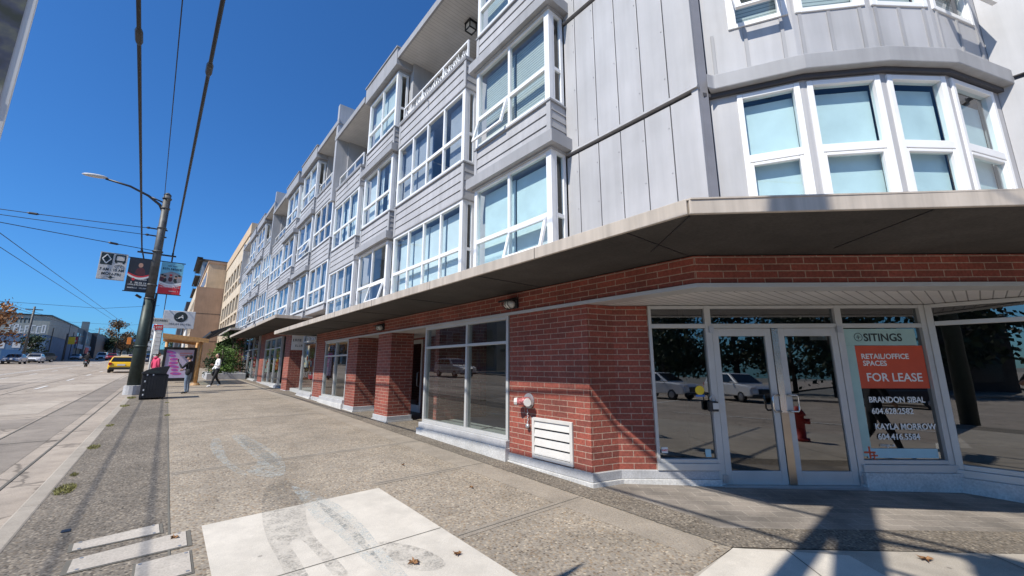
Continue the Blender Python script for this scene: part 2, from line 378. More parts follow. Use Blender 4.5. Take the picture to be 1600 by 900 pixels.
structure(MB().sheet([(KX1,-2.2),(0.21,-2.2),(0.21,300),(KX1,300)], 0).build('sidewalk_strip', MT['aggdark'], uv=False))
sw = MB()
sw.sheet([(0.21,1.67),(3.97,1.67),(3.97,70),(0.21,70)], 0)
structure(sw.build('sidewalk', MT['walk'], uv=False))
MT['walkfar'] = MT['smooth']
structure(MB().sheet([(0.21,70),(6,70),(6,300),(0.21,300)], 0).build('sidewalk_far', MT['smooth'], uv=False))
ag = MB(); ag.sheet([(3.97,1.69),(4.32,1.93),(4.42,2.2),(4.42,3.55),(7.4,3.55),(7.4,70),(3.97,70)], 0); ag.sheet([(3.97,1.69),(6.10,-0.20),(8.3,-2.15),(8.9,-1.98),(6.62,-0.02),(4.32,1.93)], 0)
structure(ag.build('sidewalk_edge', MT['aggdark'], uv=False))
structure(MB().sheet([(4.42,3.55),(4.42,2.2),(4.32,1.93),(6.62,-0.02),(8.9,-1.98),(9.2,-1.6),(8.6,0.9),(5.2,3.7)], 0).build('paving', MT['paver'], uv=False))
sm = MB(); sm.sheet([(3.97,1.66),(3.3,1.67),(0.21,1.67),(0.21,-2.2),(KX1,-2.2),(-0.46,-3.6),(0.7,-4.58),(2,-4.76),(200,-4.76),(200,-3.3),(12,-3.3),(8.3,-2.15),(6.10,-0.20)], 0)
structure(sm.build('sidewalk_corner', MT['smooth'], uv=False))
# lighter slabs, trowelled joint bands and dark joints on the walk
sb = MB(); sb.sheet([(0.45,1.7),(2.2,1.7),(2.2,5.11),(0.45,5.05)], 0.004); sb.sheet([(3.97,1.66),(3.25,1.64),(2.4,0.2),(3.9,0.1),(4.6,0.98)], 0.004)
structure(sb.build('sidewalk_slab', MT['slab'], uv=False))
bd = MB()
for yy in (7.4,12.6,17.8,23,28.2,33.4,38.6): bd.sheet([(0.24,yy-0.07),(3.94,yy-0.07),(3.94,yy+0.07),(0.24,yy+0.07)], 0.003)
for yy in (3.35,5.3): bd.sheet([(2.22,yy-0.06),(3.94,yy-0.06),(3.94,yy+0.06),(2.22,yy+0.06)], 0.003)
bd.sheet([(3.55,1.8),(3.94,1.8),(3.94,70),(3.55,70)], 0.002)
MT['band'] = aggregate('fine_walk_band', PEB, (0.32,0.278,0.228), 60, dirt=0.2, mixamt=0.35)
structure(bd.build('sidewalk_band', MT['band'], uv=False))
jt = MB()
for yy in (7.4,12.6,17.8,23,28.2,33.4,38.6): jt.sheet([(0.24,yy-0.005),(3.94,yy-0.005),(3.94,yy+0.006),(0.24,yy+0.006)], 0.006)
for yy in (3.35,5.3): jt.sheet([(2.22,yy-0.004),(3.94,yy-0.004),(3.94,yy+0.005),(2.22,yy+0.005)], 0.006)
jt.sheet([(0.47,3.6),(2.19,3.6),(2.19,3.61),(0.47,3.61)], 0.0065)
jt.sheet([(0.205,1.7),(0.222,1.7),(0.222,70),(0.205,70)], 0.0055); jt.sheet([(3.96,1.7),(3.97,1.7),(3.97,60),(3.96,60)], 0.0058)
for k in range(5): jt.sheet([(4.3+1.3*k,1.36-1.15*k),(2.6+1.3*k,-0.4-1.15*k),(2.61+1.3*k,-0.405-1.15*k),(4.31+1.3*k,1.355-1.15*k)], 0.0064)
structure(jt.build('sidewalk_joint', MT['joint'], uv=False))
# far side pavement and cross-street pavement
fs = MB(); fs.prism([(-26,-4.9),(-18,-4.9),(-18,900),(-26,900)], lambda x,y: gz(x,y)-0.16, f1); fs.prism([(KX0,-29),(200,-29),(200,-24),(KX0,-24)], lambda x,y: gz(x,y)-0.16, f1); fs.prism([(-60,-31),(-18,-31),(-18,-24),(-60,-24)], lambda x,y: gz(x,y)-0.16, f1)
structure(fs.build('far_sidewalk', MT['kerb'], uv=False))

# ================================================================== THE GREY APARTMENT BUILDING
BLD = tag(empty('apartment_building', (4.4, 20, 0.4)), 'long grey apartment block with stepped bay windows over red brick shopfronts on the right', 'building')
DZ = (0.0, 0.66, 1.30)
def boards(mb, y0, y1, X, z0, z1, pitch=0.2):
    n = max(1, round((z1-z0)/pitch)); h = (z1-z0)/n
    for i in range(n):
        a = z0 + i*h; mb.ext([(X-0.024,y0,a+0.006),(X+0.02,y0,a+0.006),(X+0.02,y0,a+h-0.002),(X-0.006,y0,a+h-0.002)], (0,y1-y0,0))
rng = random.Random(5)
def add_window(y0, y1, Xf, z0, z1, n, kind, rail=0.37, side=None, op=None, gl='glass', Xw=4.40):
    """vinyl window > pane, curtain; op = index of a lower sash hung open"""
    fr = MB(); J = 0.085
    fr.box(Xf-0.012, Xf+0.07, y0, y0+J*1.25, z0, z1); fr.box(Xf-0.012, Xf+0.07, y1-J, y1, z0, z1)
    fr.box(Xf-0.008, Xf+0.07, y0+J*1.25, y1-J, z1-0.07, z1-0.002); fr.box(Xf-0.03, Xf+0.07, y0+J*1.25, y1-J, z0, z0+0.06)
    zr = z0 + (z1-z0)*rail; ya, yb = y0+J*1.25, y1-J; pw = (yb-ya)/n
    fr.box(Xf-0.006, Xf+0.06, ya, yb, zr-0.035, zr+0.035)
    pane = MB(); fr2 = MB()
    for i in range(1,n): fr.box(Xf-0.003, Xf+0.058, ya+i*pw-0.026, ya+i*pw+0.026, z0+0.06, z1-0.07)
    for i in range(n):
        a, b = ya+i*pw+(0.026 if i else 0), ya+(i+1)*pw-(0.026 if i<n-1 else 0)
        pane.quad((Xf+0.03,a,zr+0.035),(Xf+0.03,a,z1-0.07),(Xf+0.03,b,z1-0.07),(Xf+0.03,b,zr+0.035))
        if op == i:
            T = R(15); h = zr-0.035-z0-0.06; dx, dzz = -math.sin(T)*h, -math.cos(T)*h; zt = zr-0.035; X = Xf+0.005
            def P(yy, s, o): return (X+dx*s-o*math.cos(T), yy, zt+dzz*s+o*math.sin(T)*0)
            for (ys,ye,s0,s1) in ((a,a+0.05,0,1),(b-0.05,b,0,1),(a+0.05,b-0.05,0,0.09),(a+0.05,b-0.05,0.91,1)):
                fr2.ext([P(ys,s0,0),P(ye,s0,0),P(ye,s1,0),P(ys,s1,0)], (-0.04,0,0))
            pane.quad(P(a+0.05,0.09,0.02),P(a+0.05,0.91,0.02),P(b-0.05,0.91,0.02),P(b-0.05,0.09,0.02))
        else:
            pane.quad((Xf+0.03,a,z0+0.06),(Xf+0.03,a,zr-0.035),(Xf+0.03,b,zr-0.035),(Xf+0.03,b,z0+0.06))
    if side is not None:                                   # narrow return window on the face looking down the street
        ys = y0; fr.box(Xf+0.07, Xw-0.03, ys, ys+0.05, z0, z0+0.06); fr.box(Xf+0.07, Xw-0.03, ys, ys+0.05, z1-0.07, z1-0.002)
        fr.box(Xw-0.09, Xw-0.03, ys, ys+0.05, z0+0.06, z1-0.07); fr.box(Xf+0.07, Xf+0.115, ys+0.004, ys+0.05, z0+0.06, z1-0.07); fr.box(Xf+0.115, Xw-0.09, ys+0.006, ys+0.045, zr-0.03, zr+0.03)
        pane.quad((Xf+0.115,ys+0.03,z0+0.06),(Xw-0.09,ys+0.03,z0+0.06),(Xw-0.09,ys+0.03,z1-0.07),(Xf+0.115,ys+0.03,z1-0.07))
    wnd = fr.build('window', MT['white'], BLD)
    pane.build('pane', MT[gl], wnd, uv=False)
    if fr2.v: fr2.build('sash', MT['white'], wnd)
    if kind != 'none':
        c = MB(); X = Xf+0.17
        mt = {'pale':'curtain','blue':'bluecurtain','blind':'blind','net':'netting','sheer':'sheer'}[kind.split('+')[0]]
        if kind.startswith('pale'):
            yy = ya
            while yy < yb-0.05:
                wd = min(rng.uniform(0.06,0.11), yb-yy)
                if rng.random() < 0.84: c.ext([(X,yy,z0+rng.choice((0.02,0.02,0.05))),(X+0.03,yy+wd*0.5,z0+0.03),(X,yy+wd,z0+0.03)], (0,0,z1-z0-0.06))
                else: yy += wd*rng.choice((1,1,2))
                yy += wd
        else:
            for i in range(n):
                a, b = ya+i*pw+0.02, ya+(i+1)*pw-0.02; lo = z0+0.05 if kind in ('blue','blind','net','sheer') else zr
                if kind == 'net' and i == 1 : continue
                c.box(X, X+0.02, a, b, lo, z1-rng.choice((0.10,0.10,0.13)))
        if kind == 'pale': mt = rng.choice(('curtain','curtain','sheer','netting'))
        if c.v: c.build('curtain', MT[mt], wnd)
    return wnd
ROWS = ((3.20,4.88),(5.70,7.40),(8.20,9.95))
def spandrel(y0, y1, Xf, zp, z0, corn, pitch):
    """solid wall below a window > lap siding, corner boards, ledge and (on the bays) a cornice"""
    b_ = MB().box(Xf+0.02, 5.9, y0+0.012, y1-0.012, zp, z0).build('spandrel', MT['panel'], BLD); lo = zp+(0.20 if corn else 0.02)
    sid = MB(); boards(sid, y0+0.07, y1-0.07, Xf, lo, z0-0.03, pitch); sid.build('siding', MT['siding'], b_)
    MB().box(Xf-0.027, Xf, y0-0.014, y0+0.07, lo, z0-0.03).build('corner_board', MT['siding'], b_); MB().box(Xf-0.027, Xf, y1-0.07, y1+0.01, lo, z0-0.03).build('corner_board', MT['siding'], b_)
    sd_ = MB(); h = (z0-0.03-lo)/4
    for k in range(4):
        a = lo+k*h; sd_.ext([(Xf+0.0,y0-0.014,a+0.004),(Xf+0.0,y0+0.012,a+0.004),(Xf+0.0,y0+0.012,a+h-0.002),(Xf+0.0,y0-0.003,a+h-0.002)], (0.38,0,0))
    sd_.build('side_siding', MT['siding'], b_)
    MB().box(Xf-0.045, 4.42, y0-0.03, y1+0.02, z0-0.03, z0).build('window_ledge', MT['trim'], b_)
    if corn:
        c = MB(); c.box(Xf-0.13, 4.43, y0-0.13, y1+0.13, zp+0.005, zp+0.20); c.box(Xf-0.05, 4.40, y0-0.03, y1+0.03, zp-0.03, zp+0.0055); c.build('cornice', MT['trim'], b_)
    else: MB().box(Xf-0.035, 4.42, y0-0.02, y1+0.01, zp-0.005, zp+0.02).build('drip_edge', MT['trim'], b_)
    return b_
def bay(y0, y1, sec, kinds, gl=('glass',)*3, ops=(None,)*3):
    Xf, d = 4.05, DZ[sec]; lo = 2.95 + d
    for r,(z0,z1) in enumerate(ROWS):
        z0 += d; z1 += d; zp = min(lo, z0-0.3) if r == 0 else ROWS[r-1][1]+d
        spandrel(y0, y1, Xf, zp, z0, r > 0, 0.2); add_window(y0, y1, Xf, z0, z1, 2, kinds[r], side=True, op=ops[r], gl=gl[r])
    zt = ROWS[2][1]+d
    b_ = MB().box(Xf+0.02, 5.9, y0+0.012, y1-0.012, zt, zt+0.45).build('bay_parapet', MT['panel'], BLD)
    tr = MB(); tr.box(Xf-0.14, 4.45, y0-0.14, y1+0.14, zt+0.09, zt+0.62); tr.box(Xf-0.17, 4.45, y0-0.17, y1+0.17, zt+0.62, zt+0.66); tr.build('cornice', MT['trim'], b_)
def wide(y0, y1, sec, n, kinds, lamp=False, gl='glass', ops=(None,)*2, rails='glass'):
    Xf, d = 4.10, DZ[sec]; lo = 2.95 + d
    for r,(z0,z1) in enumerate(ROWS[:2]):
        z0 += d; z1 += d; zp = max(z0-0.55, 2.96+d) if r == 0 else ROWS[r-1][1]+d
        spandrel(y0, y1, Xf, zp, z0, False, 0.19); add_window(y0, y1, Xf, z0, z1, n, kinds[r], rail=0.40, side=True, gl=gl, op=ops[r])
    zf = ROWS[1][1]+d                                     # balcony parapet, floor, recessed room front, soffit
    b_ = spandrel(y0, y1, Xf, zf, zf+0.70, False, 0.19)
    # the parapet is only a low wall: swap its solid body for wall + floor
    bpy.data.objects.remove(b_.children[0]) if False else None
    body = MB(); body.box(Xf+0.02, Xf+0.16, y0+0.012, y1-0.012, zf, zf+0.70); body.box(Xf+0.16, 5.9, y0+0.012, y1-0.012, zf, zf+0.12)
    old = b_.data; L_ = BLD.location; me = bpy.data.meshes.new('balcony_wall'); me.from_pydata([(p[0]-L_.x,p[1]-L_.y,p[2]-L_.z) for p in body.v],[],body.f); me.materials.append(MT['panel']); b_.data = me; b_.name = 'balcony_wall'
    MB().box(Xf-0.05, Xf+0.19, y0-0.02, y1+0.02, zf+0.702, zf+0.76).build('balcony_cap', MT['trim'], b_)
    MB().box(5.6, 5.75, y0-0.3, y1+0.3, zf+0.12, 10.25+d).build('balcony_back_wall', MT['panel'], BLD)
    so_ = MB(); so_.box(3.98, 5.8, y0-0.25, y1+0.25, 10.25+d, 10.29+d); so_.build('balcony_soffit', MT['soffit'], BLD)
    MB().box(3.93, 3.98, y0-0.3, y1+0.3, 10.22+d, 10.42+d).build('roof_fascia', MT['trim'], BLD)
    ra = MB(); g = MB(); zz = zf+0.76; X = Xf+0.05
    ra.box(X, X+0.04, y0+0.03, y1-0.03, zz+0.44, zz+0.48); ra.box(X+0.004, X+0.036, y0+0.03, y1-0.03, zz+0.05, zz+0.075)
    k = 3
    for i in range(k+1):
        yy = y0+0.05+(y1-y0-0.1)*i/k; ra.box(X+0.002, X+0.038, yy-0.018, yy+0.018, zz, zz+0.44)
    g.quad((X+0.02,y0+0.05,zz+0.075),(X+0.02,y0+0.05,zz+0.44),(X+0.02,y1-0.05,zz+0.44),(X+0.02,y1-0.05,zz+0.075))
    rl = ra.build('balcony_rail', MT['white'], BLD)
    if rails == 'glass': g.build('rail_glass', MT['glass'], rl, uv=False)
    else:
        s = MB(); r2 = random.Random(3); yy = y0+0.1
        while yy < y1-0.1:
            h = r2.uniform(0.16,0.3); s.tube([(X+0.02,yy,zz+0.08),(X+0.02,yy+0.03,zz+0.08+h*0.6),(X+0.02,yy+0.0,zz+0.08+h)], 0.011, 5); s.tube([(X+0.02,yy,zz+0.08+h*0.5),(X+0.02,yy+0.06,zz+0.08+h*0.75)], 0.009, 5); yy += r2.uniform(0.05,0.09)
        s.build('rail_fretwork', MT['white'], rl, uv=False)
    dr = MB(); ym = (y0+y1)/2; dr.box(5.56,5.6,ym-0.5,ym-0.42,zf+0.12,zf+2.2); dr.box(5.56,5.6,ym+0.42,ym+0.5,zf+0.12,zf+2.2); dr.box(5.56,5.6,ym-0.42,ym+0.42,zf+2.12,zf+2.2)
    do_ = dr.build('balcony_door', MT['white'], BLD); q = MB(); q.quad((5.58,ym-0.42,zf+0.12),(5.58,ym-0.42,zf+2.12),(5.58,ym+0.42,zf+2.12),(5.58,ym+0.42,zf+0.12)); q.build('pane', MT['glass'], do_, uv=False)
    sp = MB(); sp.tube([(Xf-0.03,(y0+y1)/2,zf+0.56),(Xf-0.13,(y0+y1)/2,zf+0.55),(Xf-0.15,(y0+y1)/2,zf+0.50)], 0.018, 6); sp.build('balcony_spout', MT['trim'], BLD, uv=False)
    if lamp:
        L = empty('balcony_lamp', (4.85, y0+1.0, 10.25+d)); tag(L, 'black cube lamp with pale panes fixed under the topmost balcony soffit', 'ceiling lamp')
        l = MB(); yy = y0+1.0
        for sx in (-1,1):
            for sy in (-1,1): l.box(4.85+sx*0.1-0.012,4.85+sx*0.1+0.012,yy+sy*0.1-0.012,yy+sy*0.1+0.012,10.02+d,10.22+d)
        l.box(4.73,4.97,yy-0.12,yy+0.12,10.22+d,10.25+d); 
        for s_ in (-1,1): l.box(4.738,4.962,yy+s_*0.1-0.012,yy+s_*0.1+0.012,10.005+d,10.03+d); l.box(4.85+s_*0.1-0.011,4.85+s_*0.1+0.011,yy-0.088,yy+0.088,10.005+d,10.03+d)
        l.build('lamp_cage', MT['black'], L); MB().box(4.765,4.935,yy-0.085,yy+0.085,10.035+d,10.21+d).build('lamp_shade', MT['signwhite'], L)
COLS = []
bay(3.80, 5.80, 0, ('blue','blind','blind'), ('blueglass','glass','glass'), (0, 1, None)); 
wide(6.28, 9.50, 0, 4, ('sheer','net'), lamp=True, rails='fret')
bay(9.74, 11.82, 0, ('none','pale','blue'), ops=(0,None,None))
wide(12.42, 14.95, 0, 3, ('pale','pale'))
wide(15.25, 17.80, 1, 3, ('pale','none'))
bay(17.98, 20.35, 1, ('none','pale','pale'), ops=(None,0,None))
bay(21.20, 23.65, 1, ('pale','none','pale'), ops=(0,None,None))
wide(24.05, 27.25, 1, 3, ('pale','pale'))
wide(27.65, 30.45, 2, 3, ('none','pale'))
bay(30.75, 33.50, 2, ('pale','pale','none'), ops=(1,0,None))
bay(34.40, 37.00, 2, ('none','pale','pale'))
wide(37.45, 40.70, 2, 3, ('pale','pale'))
gap = MB()
for (a,b,s) in ((5.81,6.27,0),(9.51,9.73,0),(11.83,12.41,0),(14.96,15.1,0),(15.1,15.24,1),(17.81,17.97,1),(20.36,21.19,1),(23.66,24.04,1),(27.26,27.45,1),(27.45,27.64,2),(30.46,30.74,2),(33.51,34.39,2),(37.01,37.44,2),(40.71,41.7,2)):
    MB().box(4.40, 5.9, a, b, 2.97+DZ[s], 10.3+DZ[s]).build('party_wall', MT['panel'], BLD)
fin = MB()
for (y,s) in ((15.02,1),(27.37,2)): MB().box(3.95, 5.9, y, y+0.2, ROWS[1][1]+DZ[s]-0.35, 11.35+DZ[s]-0.25).build('fire_wall', MT['panel'], BLD)
fin.box(3.98,5.9,41.1,41.3,ROWS[1][1]+1.3, 10.9+1.3); fin.build('fire_wall', MT['panel'], BLD)
MB().box(4.15,4.35,41.45,41.65,3.5,11.6).build('downpipe', plain('brown_pipe',(0.10,0.05,0.045),0.5), BLD)
ba = MB()
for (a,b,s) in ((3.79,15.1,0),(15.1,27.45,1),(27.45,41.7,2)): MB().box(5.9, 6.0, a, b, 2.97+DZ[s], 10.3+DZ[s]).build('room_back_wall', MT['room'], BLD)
rf = MB()
for (a,b,s) in ((3.3,15.02,0),(15.22,27.37,1),(27.57,41.7,2)): MB().box(4.45, 16, a, b, 10.3+DZ[s], 10.5+DZ[s]).build('roof', MT['roof'], BLD)
rf.box(7.0,16,-3.5,3.3,10.3,10.5); rf.build('roof', MT['roof'], BLD)
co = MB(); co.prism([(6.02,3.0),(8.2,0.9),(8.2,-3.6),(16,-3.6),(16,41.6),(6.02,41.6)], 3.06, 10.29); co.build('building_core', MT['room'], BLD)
ew = MB(); ew.box(16.02,16.2,-3.7,41.7,-0.5,11.8); ew.box(4.42,16,41.7,41.9,0.5,11.9); ew.build('end_wall', MT['panel'], BLD)
fl = MB()
for (a,b,s) in ((5.3,16.7,0),(16.7,29.7,1),(29.7,41.6,2)): MB().box(4.6, 15.9, a, b, 2.85+DZ[s], 3.05+DZ[s]).build('ceiling_slab', MT['shopwall'], BLD)
fl.prism([(4.6,5.29),(4.6,2.3),(8.25,-1.0),(8.25,-3.4),(15.9,-3.4),(15.9,5.29)], 2.86, 3.05); fl.build('ceiling_slab', MT['shopwall'], BLD)

# ------- blank corner wall of tall metal panels
SE = [1.74, 2.08, 2.44, 2.81, 3.18, 3.55, 3.79]
pn = MB(); bk = MB(); stl = []
for (z0,z1) in ((2.95,4.795),(4.90,7.215),(7.32,9.655),(9.76,11.2)):  # bare dark backing below each belt stands in for its shadow
    for i in range(6): pn.box(4.385, 4.42, SE[i]+0.007, SE[i+1]-0.007, z0, z1)
    stl.append(MB().ext([(4.345,1.72,z1+0.045),(4.42,1.72,z1+0.045),(4.42,1.72,z1+0.1),(4.375,1.72,z1+0.1)], (0,2.06,0)))
bk.box(4.42, 5.0, 1.80, 3.79, 2.95, 11.2)
cw = pn.build('corner_wall', MT['panel'], BLD, bevel=0.004); bk.build('wall_backing', MT['darkgap'], cw); [x.build('belt_flashing', MT['trim'], cw) for x in stl]
MB().box(4.375,4.43,1.725,1.80,2.95,11.2).build('corner_flashing', MT['panel'], BLD)
# ------- rounded bay over the corner entrance
W = [(4.58,1.68),(5.02,0.86),(5.55,0.26),(6.13,-0.195),(7.04,-0.575)]
MB().prism([(4.42,1.735),(4.50,1.66),(4.62,1.76),(4.5,1.86)], 2.95, 11.2).build('corner_shade_strip', plain('corner_shade_grey',(0.17,0.17,0.19),0.5), BLD)  # dark strip drawn as the shadow in the corner recess, no pipe here
wl = MB(); tr = MB(); pt = MB(); batt = MB()
for i in range(4):
    q, p = W[i], W[i+1]; L = math.dist(p,q)
    wl.seg(p, q, 0.12, 4.98, 5.62, off=0.0); wl.seg(p, q, 0.12, 4.72, 4.78); wl.seg(p,q,0.12,7.32,11.2,off=0.0)
    def at(t): return (q[0]+(p[0]-q[0])*t, q[1]+(p[1]-q[1])*t)
    a, b = ((0.30,0.965) if i == 0 else (0.045,0.955) if i < 3 else (0.045,0.85))
    for (z0,z1,kind) in ((3.08,4.72,'bluecurtain'),(5.62,7.32,'blind')):
        wl.seg(at(a), at(0), 0.12, z0, z1); wl.seg(at(1), at(b), 0.12, z0, z1)
        A, B = at(b), at(a); Lw = math.dist(A,B); d = ((B[0]-A[0])/Lw, (B[1]-A[1])/Lw)
        def al(s): return (A[0]+d[0]*s, A[1]+d[1]*s)
        f = MB(); J = 0.058; zr = z0+(z1-z0)*0.5 if kind == 'bluecurtain' else z0+0.55
        for (s0,s1,u0,u1,o) in ((0,J,z0,z1,-0.02),(Lw-J,Lw,z0,z1,-0.02),(J,Lw-J,z1-J,z1,-0.018),(J,Lw-J,z0,z0+J,-0.018),(J,Lw-J,zr-0.045,zr+0.045,-0.012)):
            f.seg(al(s0), al(s1), 0.09, u0, u1, off=o)
        for (s0,s1,u0,u1) in ((J,J+0.035,z0+J,zr-0.05),(Lw-J-0.035,Lw-J,z0+J,zr-0.05),(J+0.035,Lw-J-0.035,zr-0.085,zr-0.05)): f.seg(al(s0),al(s1),0.06,u0,u1,off=-0.008)
        wd = f.build('bay_window', MT['white'], BLD, bevel=0.006)
        n = Vector((d[1],-d[0])); g = MB()
        for (u0,u1) in ((z0+J,zr-0.05),(zr+0.05,z1-J)):
            c = [al(J),al(Lw-J)]; g.quad(*[(c[k][0]+n.x*0.028,c[k][1]+n.y*0.028,u) for k,u in ((0,u0),(1,u0),(1,u1),(0,u1))])
        g.build('pane', MT['blueglass' if kind == 'bluecurtain' else 'glass'], wd, uv=False)
        MB().seg(al(0.05), al(Lw-0.05), 0.015, z0+0.06, z1-(0.16 if i==3 else 0.10), off=0.11).build('curtain', MT[kind], wd)
        if kind == 'blind' and i in (0,3):                # sash swung out over the sill
            T = R(22); h = zr-0.05-z0-J; sa = MB()
            for (s0,s1,k0,k1) in ((J,J+0.06,0,1),(Lw-J-0.06,Lw-J,0,1),(J+0.06,Lw-J-0.06,0,0.1),(J+0.06,Lw-J-0.06,0.9,1)):
                def PP(s,k): c = al(s); o = -0.03-math.sin(T)*h*k; return (c[0]+n.x*o, c[1]+n.y*o, zr-0.05-math.cos(T)*h*k)
                sa.ext([PP(s0,k0),PP(s1,k0),PP(s1,k1),PP(s0,k1)], (-n.x*0.045,-n.y*0.045,0))
            sa.build('sash', MT['white'], wd)
    for t in (0.12,0.5,0.9): 
        c = at(t); c2 = (c[0]+d[0]*0.035, c[1]+d[1]*0.035); MB().seg(c, c2, 0.02, 5.0, 5.60, off=-0.014).build('bay_batten', MT['trim'], BLD)
wl.build('bay_wall', MT['panel'], BLD)
# projecting cornice that follows the facets
def offpoly(P, o):
    out = []
    for i,p in enumerate(P):
        n = Vector((0,0))
        for k in (i-1,i):
            if 0 <= k < len(P)-1:
                d = Vector((P[k+1][0]-P[k][0], P[k+1][1]-P[k][1])).normalized(); n += Vector((d.y,-d.x))
        n.normalize(); out.append((p[0]+n.x*o, p[1]+n.y*o))
    return out
Wf = [(4.46,1.74)] + W + [(7.11,-0.60)]
for (z0,z1,o) in ((4.795,4.985,0.13),(7.40,7.60,0.13)):
    O = offpoly(Wf[::-1], -o)[::-1]; cm = MB(); cm.prism(O + [(7.2,-0.25),(6.2,0.3),(5.5,0.8),(4.8,1.7)], z0, z1); cm.build('bay_cornice', MT['trim'], BLD, bevel=0.012)
    O2 = offpoly(Wf[::-1], -0.05)[::-1]; MB().prism(O2 + [(7.15,-0.25),(6.2,0.28),(5.5,0.75),(4.8,1.66)], z0-0.05, z0-0.004).build('cornice_shade_strip', MT['darkgap'], BLD)  # solid dark strip colours in the shade below the cornice
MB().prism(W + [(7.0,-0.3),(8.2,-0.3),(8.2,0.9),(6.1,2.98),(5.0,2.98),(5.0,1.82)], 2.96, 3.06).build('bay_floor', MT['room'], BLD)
# wall continuing past the bay
pw_ = MB()
for i in range(8):
    a = -0.575-0.42*i
    for (z0,z1) in ((2.95,4.84),(4.90,7.26),(7.32,11.2)): pw_.box(7.035,7.07,a-0.412,a-0.002,z0,z1)
pw_.build('side_wall', MT['panel'], BLD); MB().box(7.07,8.2,-4.0,-0.60,2.95,11.2).build('wall_backing', MT['darkgap'], BLD)
sb_ = MB(); sb_.box(7.0,7.07,-4,-0.80,4.845,4.895); sb_.build('belt_flashing', MT['trim'], BLD)

# ------- canopies
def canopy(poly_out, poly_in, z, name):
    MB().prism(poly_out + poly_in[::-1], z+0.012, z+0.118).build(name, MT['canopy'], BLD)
    f = MB()
    for i in range(len(poly_out)-1): f.seg(poly_out[i+1], poly_out[i], 0.035, z, z+0.135, off=-0.032)
    f.build('canopy_fascia', MT['fascia'], BLD, bevel=0.006)
E8 = (3.12+0.71*7.4, 1.40-0.704*7.4)
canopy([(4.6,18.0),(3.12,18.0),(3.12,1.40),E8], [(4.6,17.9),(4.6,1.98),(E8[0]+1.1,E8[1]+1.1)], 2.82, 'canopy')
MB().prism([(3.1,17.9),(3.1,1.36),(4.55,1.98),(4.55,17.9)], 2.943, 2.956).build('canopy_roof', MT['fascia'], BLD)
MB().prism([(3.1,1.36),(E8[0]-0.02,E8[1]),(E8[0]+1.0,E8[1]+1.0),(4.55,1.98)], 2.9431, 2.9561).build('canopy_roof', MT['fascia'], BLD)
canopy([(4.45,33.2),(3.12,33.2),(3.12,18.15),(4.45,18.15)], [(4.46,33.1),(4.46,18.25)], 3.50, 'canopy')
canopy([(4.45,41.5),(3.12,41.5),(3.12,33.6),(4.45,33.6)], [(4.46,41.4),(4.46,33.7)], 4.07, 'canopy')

for k in range(7): y = 2.0+2.4*k; MB().box(3.16,4.36,y,y+0.012,2.826,2.8318).build('canopy_seam', MT['black'], BLD)
for k in range(5): c = Vector((3.12+0.71*(0.02+1.9*k),1.40-0.704*(0.02+1.9*k))); n_ = Vector((0.68,0.733)); MB().seg((c.x+n_.x*0.05,c.y+n_.y*0.05),(c.x+n_.x*1.1,c.y+n_.y*1.1),0.012,2.826,2.8318).build('canopy_seam', MT['black'], BLD)
for k in range(6): y = 3.2+2.44*k; MB().box(3.084,3.0872,y,y+0.006,2.82,2.955).build('fascia_joint', MT['darkgap'], BLD)
sc_ = MB()
for i in range(6):
    for zc in (3.3,3.9,4.5,5.2,5.9,6.6,7.1,7.6,8.3): sc_.obox((4.383,SE[i]+0.035,zc),(0.008,0.012,0.012))
sc_.build('panel_screws', MT['trim'], BLD)
# ------- street level: brick piers, bands, plinths
def DW(t, o=0.0): return (4.80+0.743*t+0.669*o, 3.38-0.669*t+0.743*o)
def pier(poly, z0, z1, base=True):
    b = MB().prism(poly, z0, z1).build('brick_pier', MT['brick'], BLD)
    return b
def grow(poly, o):
    c = Vector((sum(p[0] for p in poly)/len(poly), sum(p[1] for p in poly)/len(poly))); out = []
    for p in poly:
        d = Vector(p)-c; out.append((p[0]+(o if d.x>0 else -o), p[1]+(o if d.y>0 else -o)))
    return out
def footing(poly, ztop, o=0.025):
    MB().prism(grow(poly,o), ztop-0.11, ztop).build('pier_footing', MT['sillc'], BLD, bevel=0.008)
    MB().prism(grow(poly,o+0.022), lambda x,y: gz(x,y)-0.08, ztop-0.111).build('pier_footing', MT['plinth'], BLD)
CP = [(4.37,5.16),(4.37,3.50),(4.80,3.38),DW(0.5),DW(0.5,0.22),(4.72,3.75),(4.72,5.16)]
pier(CP, 0.24, 2.45)
cb = MB(); cb.prism([(4.345,5.18),(4.345,3.475),(4.80,3.35),DW(1.30,-0.03),DW(1.30,0.2),(4.7,3.7),(4.7,5.18)], 0.13, 0.24); cb.build('pier_footing', MT['sillc'], BLD, bevel=0.008)
MB().prism([(4.32,5.18),(4.32,3.455),(4.80,3.325),DW(1.32,-0.055),DW(1.32,0.2),(4.7,3.7),(4.7,5.18)], lambda x,y: gz(x,y)-0.08, 0.129).build('pier_footing', MT['plinth'], BLD, bevel=0.006)
for (poly,z0,z1) in (([(4.37,9.90),(5.0,9.90),(5.0,10.75),(4.37,10.75)],0.36,2.5),([(4.37,12.30),(5.3,12.30),(5.3,13.14),(4.37,13.14)],0.42,2.5),([(4.37,15.66),(4.8,15.66),(4.8,16.80),(4.37,16.80)],0.48,2.5),([(4.37,21.2),(5.6,21.2),(5.6,22.3),(4.37,22.3)],0.5,3.12),([(4.37,27.72),(4.8,27.72),(4.8,29.2),(4.37,29.2)],0.68,3.2),([(4.37,36.5),(4.9,36.5),(4.9,36.9),(4.37,36.9)],0.85,3.9),([(4.37,38.2),(4.7,38.2),(4.7,38.5),(4.37,38.5)],0.85,3.9),([(4.37,41.0),(4.9,41.0),(4.9,41.6),(4.37,41.6)],0.9,4.0)):
    pier(poly, z0, z1); footing(poly, z0)
